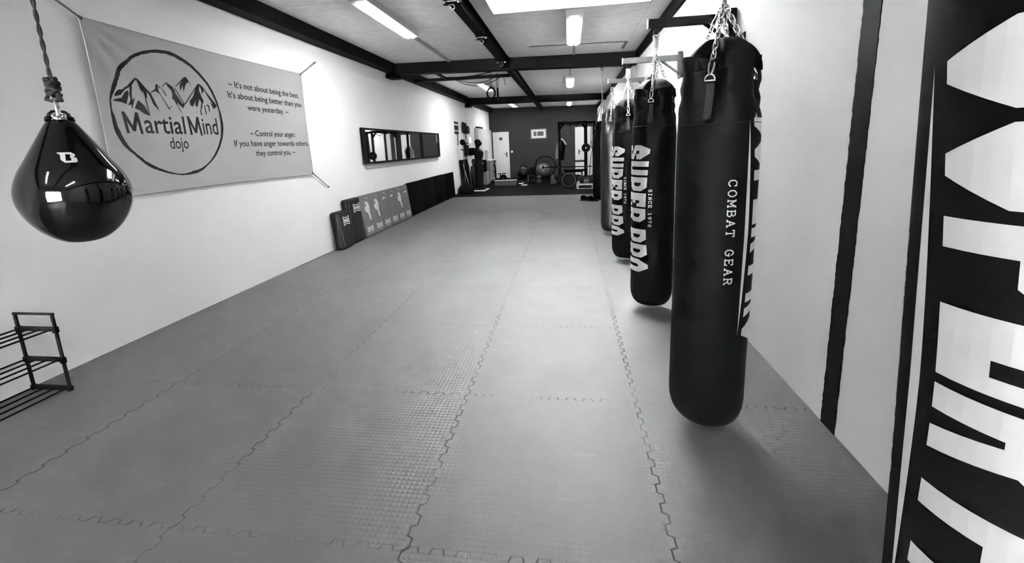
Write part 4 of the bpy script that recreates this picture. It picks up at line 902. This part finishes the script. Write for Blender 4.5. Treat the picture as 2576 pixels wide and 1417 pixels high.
def dumbbell(x, y, a, label):
    t = thing('dumbbell', label, 'dumbbell', (x, y, .04), 'dumbbells beside the grey box'); d = Vector((cos(a), sin(a), 0)); c = Vector((x, y, .055))
    for s_ in (-1, 1): MB().cyl(c+d*s_*.09, c+d*s_*.17, .055, 6).build('weight', M['iron'], t)
    MB().cyl(c-d*.1, c+d*.1, .015, 10).build('grip', M['chrome'], t)
dumbbell(-1.82, 15.9, .1, 'dumbbell right beside the end of the grey box'); dumbbell(-1.82, 16.5, .5, 'dumbbell farther back between the grey box and black pouch')
tag(MB().rbox(-1.78, -1.56, 15.55, 15.75, 0, .035, .008).build('folded_towel', M['cloth_white'], None), 'small white towel folded on the black floor', 'towel')
t = thing('medicine_bag', 'squat black gym pouch standing in front of the dark exercise ball', 'bag', (-1.45, 16.7, 0)); MB().rbox(-1.6, -1.32, 16.55, 16.8, 0, .3, .05).build('bag_body', M['cloth_black'], t); MB().box(-1.62, -1.60, 16.54, 16.6, .1, .32).build('side_strip', M['print_grey'], t)
tag(MB().lathe((-1.2, 16.75, 0), [(.09, 0), (.1, .05), (.07, .14), (.1, .22), (.04, .27), (.03, .3)], 16).build('gym_sack', M['cloth_grey'], None), 'small pale crumpled sack right of the black gym pouch', 'sack')
# balls and hoop
t = thing('exercise_ball', 'dark exercise ball at the back wall, left of the hoop', 'exercise ball', (-2.07, 19.1, 0)); MB().sph((-2.07, 19.1, .31), .31, 40, (1, 1, 1)).build('ball_skin', M['ball_dark'], t); MB().ring((-2.07, 19.1, .31), .309, .004, (0, .2, 1), 40, 6).build('seam', M['rubber'], t)
t = thing('exercise_ball', 'silver grey exercise ball framed by the big hoop', 'exercise ball', (-1.16, 19.0, 0)); MB().sph((-1.16, 19.0, .335), .335, 40).build('ball_skin', M['ball_grey'], t); MB().ring((-1.16, 19.0, .335), .334, .004, (0, .2, 1), 40, 6).build('seam', M['rubber'], t)
t = thing('hoop', 'large thin black hoop standing behind the silver ball', 'hoop', (-1.08, 19.45, 0)); MB().ring((-1.08, 19.45, .49), .47, .022, (0, 1, .08), 48, 8).build('hoop_tube', M['rubber'], t)
tag(MB().rbox(-1.82, -1.6, 19.2, 19.32, 0, .48, .03).xf(lambda p: (p[0]+(p[2])*-.1+.09, p[1]+.1, p[2])).build('kettlebell_bag', M['cloth_black'], None), 'dark bag leaning between the two exercise balls', 'bag')
# picture, switch
t = thing('framed_picture', 'framed picture with a pale mount on the dark back wall', 'picture', (-1.36, YB, 1.98))
mb = MB(); a, b_, c_, d_ = -1.71, -1.01, 1.77, 2.19; e_ = .05
mb.box(a, b_, YB-.03, YB, c_, c_+e_).box(a, b_, YB-.03, YB, d_-e_, d_).box(a, a+e_, YB-.03, YB, c_+e_, d_-e_).box(b_-e_, b_, YB-.03, YB, c_+e_, d_-e_); mb.build('picture_frame', M['print_grey'], t)
MB().box(a+e_, b_-e_, YB-.014, YB-.002, c_+e_, d_-e_).build('mount', M['print'], t)
mb = MB(); mb.box(-1.59, -1.47, YB-.018, YB-.015, 1.88, 2.08).box(-1.41, -1.13, YB-.018, YB-.015, 1.88, 2.08); mb.build('picture_print', M['box_grey'], t)
MB().box(-1.47, -1.41, YB-.018, YB-.015, 1.88, 2.08).build('picture_band', M['print_grey'], t)
t = thing('light_switch', 'white light switch on the back wall beside the left door', 'light switch', (-2.62, YB, 1.21)); MB().rbox(-2.665, -2.575, YB-.012, YB, 1.17, 1.26, .003).build('switch_plate', M['socket'], t); MB().rbox(-2.64, -2.6, YB-.018, YB-.011, 1.19, 1.24, .002).build('rocker', M['print'], t)

# ------------------------------------------------------------------ power rack
t = thing('power_rack', 'black power rack with pull-up bar near the back right', 'power rack', (.12, 16.4, 0))
PX0, PX1, PYF, PYR, PZ = -.36, .66, 16.4, 17.6, 2.3
for x in (PX0, PX1):
    for y in (PYF, PYR):
        mb = MB(); mb.box(x-.04, x+.04, y-.04, y+.04, 0, PZ-.04); mb.build('upright', M['black_steel'], t)
    MB().box(x-.035, x+.035, PYF-.35, PYR+.35, 0, .07).build('foot_rail', M['black_steel'], t)
    MB().box(x-.03, x+.03, PYF, PYR, PZ-.08, PZ).build('top_side_rail', M['black_steel'], t)
    s_ = 1 if x < 0 else -1
    MB().box(x-.02, x+.02, PYF-.2, PYF-.041, .56, .584).box(x-.02, x+.02, PYF-.2, PYF-.18, .584, .64).build('bar_hook', M['dark_steel'], t)
    MB().bar((x, PYF-.02, 1.98), (x+s_*.2, PYF-.02, PZ-.05), .06, .05, (0, 1, 0)).build('corner_gusset', M['black_steel'], t)
for y in (PYF, PYR): MB().box(PX0-.04, PX1+.04, y-.04, y+.04, PZ-.09, PZ).build('top_crossbar', M['black_steel'], t)
MB().box(PX0+.04, PX1-.04, PYR-.03, PYR+.03, .72, .8).build('safety_bar', M['dark_steel'], t)
mb = MB(); pc = Vector((.18, PYF-.05, 2.2))
for s_ in (-1, 1): mb.tube([pc, pc+Vector((s_*.1, -.05, -.12)), pc+Vector((s_*.33, -.1, .02))], .014, 8)
mb.cyl(pc, pc+Vector((0, .02, -.02)), .03, 12); mb.build('pull_up_handle', M['dark_steel'], t)
mb = MB(); mb.tube([(.08, PYF-.1, 2.08), (.08, PYF-.1, 1.8)], .008, 6); mb.build('hanging_strap', M['web'], t)
mb = MB(); mb.cyl((PX1-.02, PYF-.05, 1.3), (PX1-.02, PYF-.16, 1.3), .02, 12); mb.build('plate_pin', M['chrome'], t)
def plate(x, y, z, r, label, rim=False, th=.04, mtn='iron'):
    t = thing('weight_plate', label, 'weight plate', (x, y, z-r), 'weight plates around the power rack')
    mb = MB(); rows = []
    for (rr, yy) in ((.025, 0), (r*.3, 0), (r*.32, .008), (r*.82, .008), (r*.86, 0), (r, .002), (r, th-.002), (r*.86, th), (.025, th)): rows.append([(x+rr*cos(2*pi*k/36), y+yy, z+rr*sin(2*pi*k/36)) for k in range(36)])
    mb.loft(rows, False); mb.loft([rows[-1], rows[0]], False); mb.build('plate_disc', M[mtn], t)
    if rim: MB().ring((x, y+.002, z), r*.95, .0035, (0, 1, 0), 40, 6).build('rim', M['print_grey'], t)
    MB().ring((x, y-.002, z), .022, .004, (0, 1, 0), 20, 6).build('hub_ring', M['dark_steel'], t)
plate(PX1-.02, PYF-.15, 1.3, .165, 'round black plate stored on the right upright of the rack')
plate(-.01, 14.6, .245, .24, 'largest weight plate standing on the floor in front of the rack', True)
plate(.13, 16.0, .18, .18, 'dark plate standing behind the largest plate, to its right')
plate(.33, 16.1, .16, .16, 'dark plate standing under the bench')
plate(-.25, 15.9, .2, .2, 'dark plate standing at the foot of the left upright')
plate(.92, 15.2, .2, .2, 'dark plate standing right of the kettlebell')
t = thing('barbell', 'black barbell with one bare sleeve pointing left past the silver ball', 'barbell', (0, 16.3, .66))
MB().cyl((-.98, 16.28, .62), (.85, 16.28, .6), .02, 12).build('bar', M['black_steel'], t)
MB().cyl((-.985, 16.2, .62), (-.985, 16.34, .62), .045, 20).build('end_disc', M['rubber'], t)
MB().cyl((-.42, 16.28, .614), (-.37, 16.28, .613), .1, 24).build('collar', M['iron'], t)
t = thing('weight_bench', 'flat black weight bench standing inside the power rack', 'bench', (.25, 17.1, 0))
MB().rbox(-.22, .62, 16.75, 17.02, .4, .47, .02).build('bench_pad', M['leather'], t)
for x in (-.12, .5): MB().bar((x, 16.88, .4), (x, 16.88, .0), .05).build('leg', M['black_steel'], t); 
MB().box(-.16, .54, 16.86, 16.9, .36, .4).build('frame_rail', M['black_steel'], t)
def kettlebell(x, y, r, label, mt='ball_grey'):
    t = thing('kettlebell', label, 'kettlebell', (x, y, 0), 'kettlebells in front of the rack')
    MB().sph((x, y, r*.92), r, 24, (1, 1, .95)).build('bell', M[mt], t); MB().tube([(x-r*.6, y, r*1.6), (x-r*.62, y, r*2.1), (x-r*.3, y, r*2.4), (x+r*.3, y, r*2.4), (x+r*.62, y, r*2.1), (x+r*.6, y, r*1.6)], .014, 8).build('handle', M['steel'], t)
kettlebell(.62, 15.4, .11, 'shiny grey kettlebell standing behind the white-rimmed step'); kettlebell(.33, 15.3, .07, 'small kettlebell at the left end behind the step', 'print_grey')
kettlebell(.42, 15.9, .1, 'black kettlebell in the shade below the bench', 'iron')
t = thing('aerobic_step', 'aerobic step with a white rim on the black floor', 'aerobic step', (.52, 14.0, 0))
mb = MB(); mb.box(.24, .80, 13.95, 14.3, .115, .14).box(.24, .80, 13.95, 14.3, 0, .02).box(.24, .3, 13.95, 14.3, .02, .115).box(.73, .80, 13.95, 14.3, .02, .115); mb.build('rim', M['print_grey'], t)
MB().box(.3, .73, 13.97, 14.28, .02, .115).build('core', M['rubber'], t)
tag(MB().lathe((-.6, 15.9, 0), [(.1, 0), (.12, .04), (.1, .12), (.07, .2), (.075, .28), (.05, .33), (.06, .36)], 18).xf(lambda p: (p[0]+.02*sin(p[2]*20), p[1], p[2])).build('chalk_sack', M['cloth_grey'], None), 'crumpled pale sack at the left foot of the power rack', 'sack')
# martial arts jacket on the left upright
t = thing('training_jacket', 'white and dark training jacket hanging by the left upright of the rack', 'jacket', (-.36, 16.9, 1.7))
def sheet(pts_l, pts_r, y, amp, n=14):
    rows = []
    for (xl, zl), (xr, zr) in zip(pts_l, pts_r): rows.append([(xl+(xr-xl)*k/n, y+amp*sin(k*1.7+zl*3), zl+(zr-zl)*k/n) for k in range(n+1)])
    fr = [r_+[(p[0], p[1]+.02, p[2]) for p in reversed(r_)] for r_ in rows]; return MB().loft(fr)
sheet([(-.36, 1.66), (-.50, 1.5), (-.54, 1.2), (-.55, .88)], [(-.3, 1.66), (-.3, 1.5), (-.32, 1.2), (-.36, .88)], 17.75, .03).build('jacket_left', M['cloth_white'], t)
sheet([(-.3, 1.66), (-.3, 1.5), (-.32, 1.2), (-.34, .82)], [(-.22, 1.64), (-.13, 1.4), (-.17, 1.1), (-.2, .8)], 17.75, .02).build('jacket_right', M['cloth_black'], t)
MB().tube([(-.32, 17.72, 1.69), (-.22, 17.71, 1.62), (-.12, 17.71, 1.44)], .035, 8).build('sleeve', M['cloth_white'], t)
MB().tube([(-.34, 17.76, 1.66), (-.34, 17.76, 1.76), (-.36, 17.7, 1.76)], .006, 6).build('hanger', M['steel'], t)
# cable tower with ropes right of the rack
t = thing('cable_tower', 'dark cable tower with ropes, half hidden by the farthest bag', 'exercise machine', (.98, 16.6, 0))
MB().box(.93, 1.02, 16.5, 16.6, 0, 2.28).build('column', M['black_steel'], t); MB().box(.7, 1.02, 16.5, 16.6, 2.2, 2.28).build('top_arm', M['black_steel'], t)
MB().box(.85, 1.12, 16.3, 16.9, 0, .06).build('foot', M['black_steel'], t)
MB().tube([(.86, 16.45, 2.2), (.84, 16.45, 1.6), (.86, 16.4, 1.35), (.89, 16.4, 1.2), (.83, 16.4, .95), (.78, 16.4, .4), (.76, 16.4, .2)], .012, 7).build('pull_rope', M['web'], t)
MB().tube([(.86+.05*cos(a), 16.4, 1.42+.12*sin(a)) for a in [2*pi*k/20 for k in range(20)]], .01, 6, closed=True).build('rope_loop', M['web'], t)
# gloves on the floor
for k, (x, y, r_) in enumerate(((.42, 11.05, .6), (.60, 10.9, -.2))):
    t = thing('training_shoe', ['left one of two black shoes on the floor under the far bag', 'right one of two black shoes, partly hidden by the far bags'][k], 'shoe', (x, y, 0), 'black shoes on the mat edge')
    MB().sph((x+.03, y, .055), .12, 20, (1, .42, .42)).sph((x-.06, y, .075), .075, 18, (1, .6, .95)).build('upper', M['leather'], t); MB().rbox(x-.15, x+.15, y-.052, y+.052, 0, .028, .01, 2).build('sole', M['rubber'], t)
    for q in range(3): MB().tube([(x-.02+q*.04, y-.035, .085-q*.012), (x-.02+q*.04, y, .105-q*.014), (x-.02+q*.04, y+.035, .085-q*.012)], .004, 5).build('lace', M['print'], t)
# loudspeaker on the right wall
t = thing('loudspeaker', 'small black loudspeaker high on the right wall behind the bag chains', 'loudspeaker', (XR, 10.6, 2.2))
mb = MB(); hx = [(.0, -.12), (.0, .12), (.12, .2), (.2, .1), (.2, -.1), (.12, -.2)]
mb.loft([[(XR-.02-a, yy, 2.1+b_*1.0) for a, b_ in hx] for yy in (10.55, 10.8)]); mb.build('speaker_box', M['rubber'], t)
MB().cyl((XR-.12, 10.549, 2.12), (XR-.12, 10.54, 2.12), .06, 20).build('speaker_cone', M['dark_steel'], t); MB().box(XR-.02, XR, 10.62, 10.72, 2.05, 2.2).build('wall_mount', M['steel'], t)
# pull-up bar, rings and straps in the second bay
t = thing('ceiling_bar', 'black steel bar spanning from left beam to middle beam in second bay', 'bar', (-2.4, 9.6, 2.99))
mb = MB(); mb.box(-3.455, -1.25, 9.55, 9.63, 2.985, 3.05); mb.build('bar_tube', M['black_steel'], t)
MB().box(-2.72, -2.66, 8.72, 9.55, 3.0, 3.04).build('side_strut', M['black_steel'], t)
def gring(x, y, z, r, ax, label):
    t = thing('gymnastic_ring', label, 'gymnastic ring', (x, y, 3.05), 'gymnastic rings hanging from the ceiling bar')
    MB().ring((x, y, z), r, .021, ax, 32, 8).build('ring', M['rubber'], t)
    mb = MB()
    for s_ in (-1, 1): mb.tube([(x+s_*.012, y, z+r), (x+s_*.02, y, 2.985)], .006, 6)
    mb.box(x-.03, x+.03, y-.03, y+.03, 2.98, 3.06); mb.build('strap', M['web'], t)
gring(-1.70, 9.59, 2.66, .115, (.6, 1, 0), 'hanging gymnastic ring seen face on, left of the pair')
gring(-1.55, 9.59, 2.64, .115, (1, .12, 0), 'hanging gymnastic ring seen edge on, right of the pair')
def cable(name, pts, r_, label, cat):
    P_ = [Vector(p) for p in pts]; out = []
    for i in range(len(P_)-1):
        p0 = P_[max(i-1, 0)]; p1, p2 = P_[i], P_[i+1]; p3 = P_[min(i+2, len(P_)-1)]
        for q in range(8):
            s_ = q/8; out.append(.5*((2*p1)+(p2-p0)*s_+(2*p0-5*p1+4*p2-p3)*s_*s_+(3*p1-p0-3*p2+p3)*s_**3))
    out.append(P_[-1]); tag(MB().tube(out, r_, 6).build(name, M['web'], None), label, cat, 'slack cables under the ceiling of the second bay')
cable('cable', [(-2.68, 9.55, 3.05), (-2.3, 9.45, 3.02), (-1.9, 9.4, 3.04), (-1.3, 9.3, 3.12)], .011, 'upper black cable running from the strut to the middle beam', 'cable')
cable('cable', [(-2.45, 9.63, 2.99), (-2.2, 9.7, 2.93), (-1.9, 9.7, 2.92), (-1.6, 9.63, 3.0)], .007, 'middle slack cable sagging below the ceiling bar', 'cable')
cable('cable', [(-2.5, 9.63, 2.99), (-2.3, 9.7, 2.9), (-2.0, 9.7, 2.85), (-1.7, 9.65, 2.9), (-1.5, 9.63, 2.99)], .007, 'lowest slack cable sagging past the far fluorescent light', 'cable')
cable('cable', [(-1.45, 9.63, 3.05), (-1.4, 9.65, 2.95), (-1.38, 9.65, 2.82)], .006, 'short loose cable end hanging right of the rings', 'cable')

# printed lettering, seams and badges belong to the cover they sit on; mirror and door pieces to their frames
HOST = {'brand_lettering': ('bag_cover', 'pad_body'), 'brand_stripe': ('bag_cover',), 'small_lettering': ('bag_cover',), 'seam': ('bag_cover', 'shield_body', 'ball_skin'), 'emblem_print': ('pad_body',), 'feather_print': ('pad_body',), 'underline_print': ('pad_body',),
        'badge_print': ('shield_body',), 'badge_lettering': ('shield_body',), 'logo_print': ('bag_shell',), 'brush_circle': ('banner_cloth',), 'mountain_print': ('banner_cloth',), 'name_lettering': ('banner_cloth',), 'quote_lettering': ('banner_cloth',),
        'dark_band': ('chart_board',), 'label_patch': ('bag_body',), 'pale_stripe': ('bag_body',), 'picture_print': ('mount',), 'picture_band': ('mount',), 'rocker': ('switch_plate',), 'lace': ('upper',), 'ear': ('body',), 'rope_knot': ('rope',)}
for o in list(C.objects):
    base = o.name.split('.')[0]
    if base in HOST and o.parent and o.parent.type == 'EMPTY':
        for ch in o.parent.children:
            if ch.name.split('.')[0] in HOST[base]:
                o.parent = ch; o.matrix_parent_inverse = Matrix.Identity(4); break
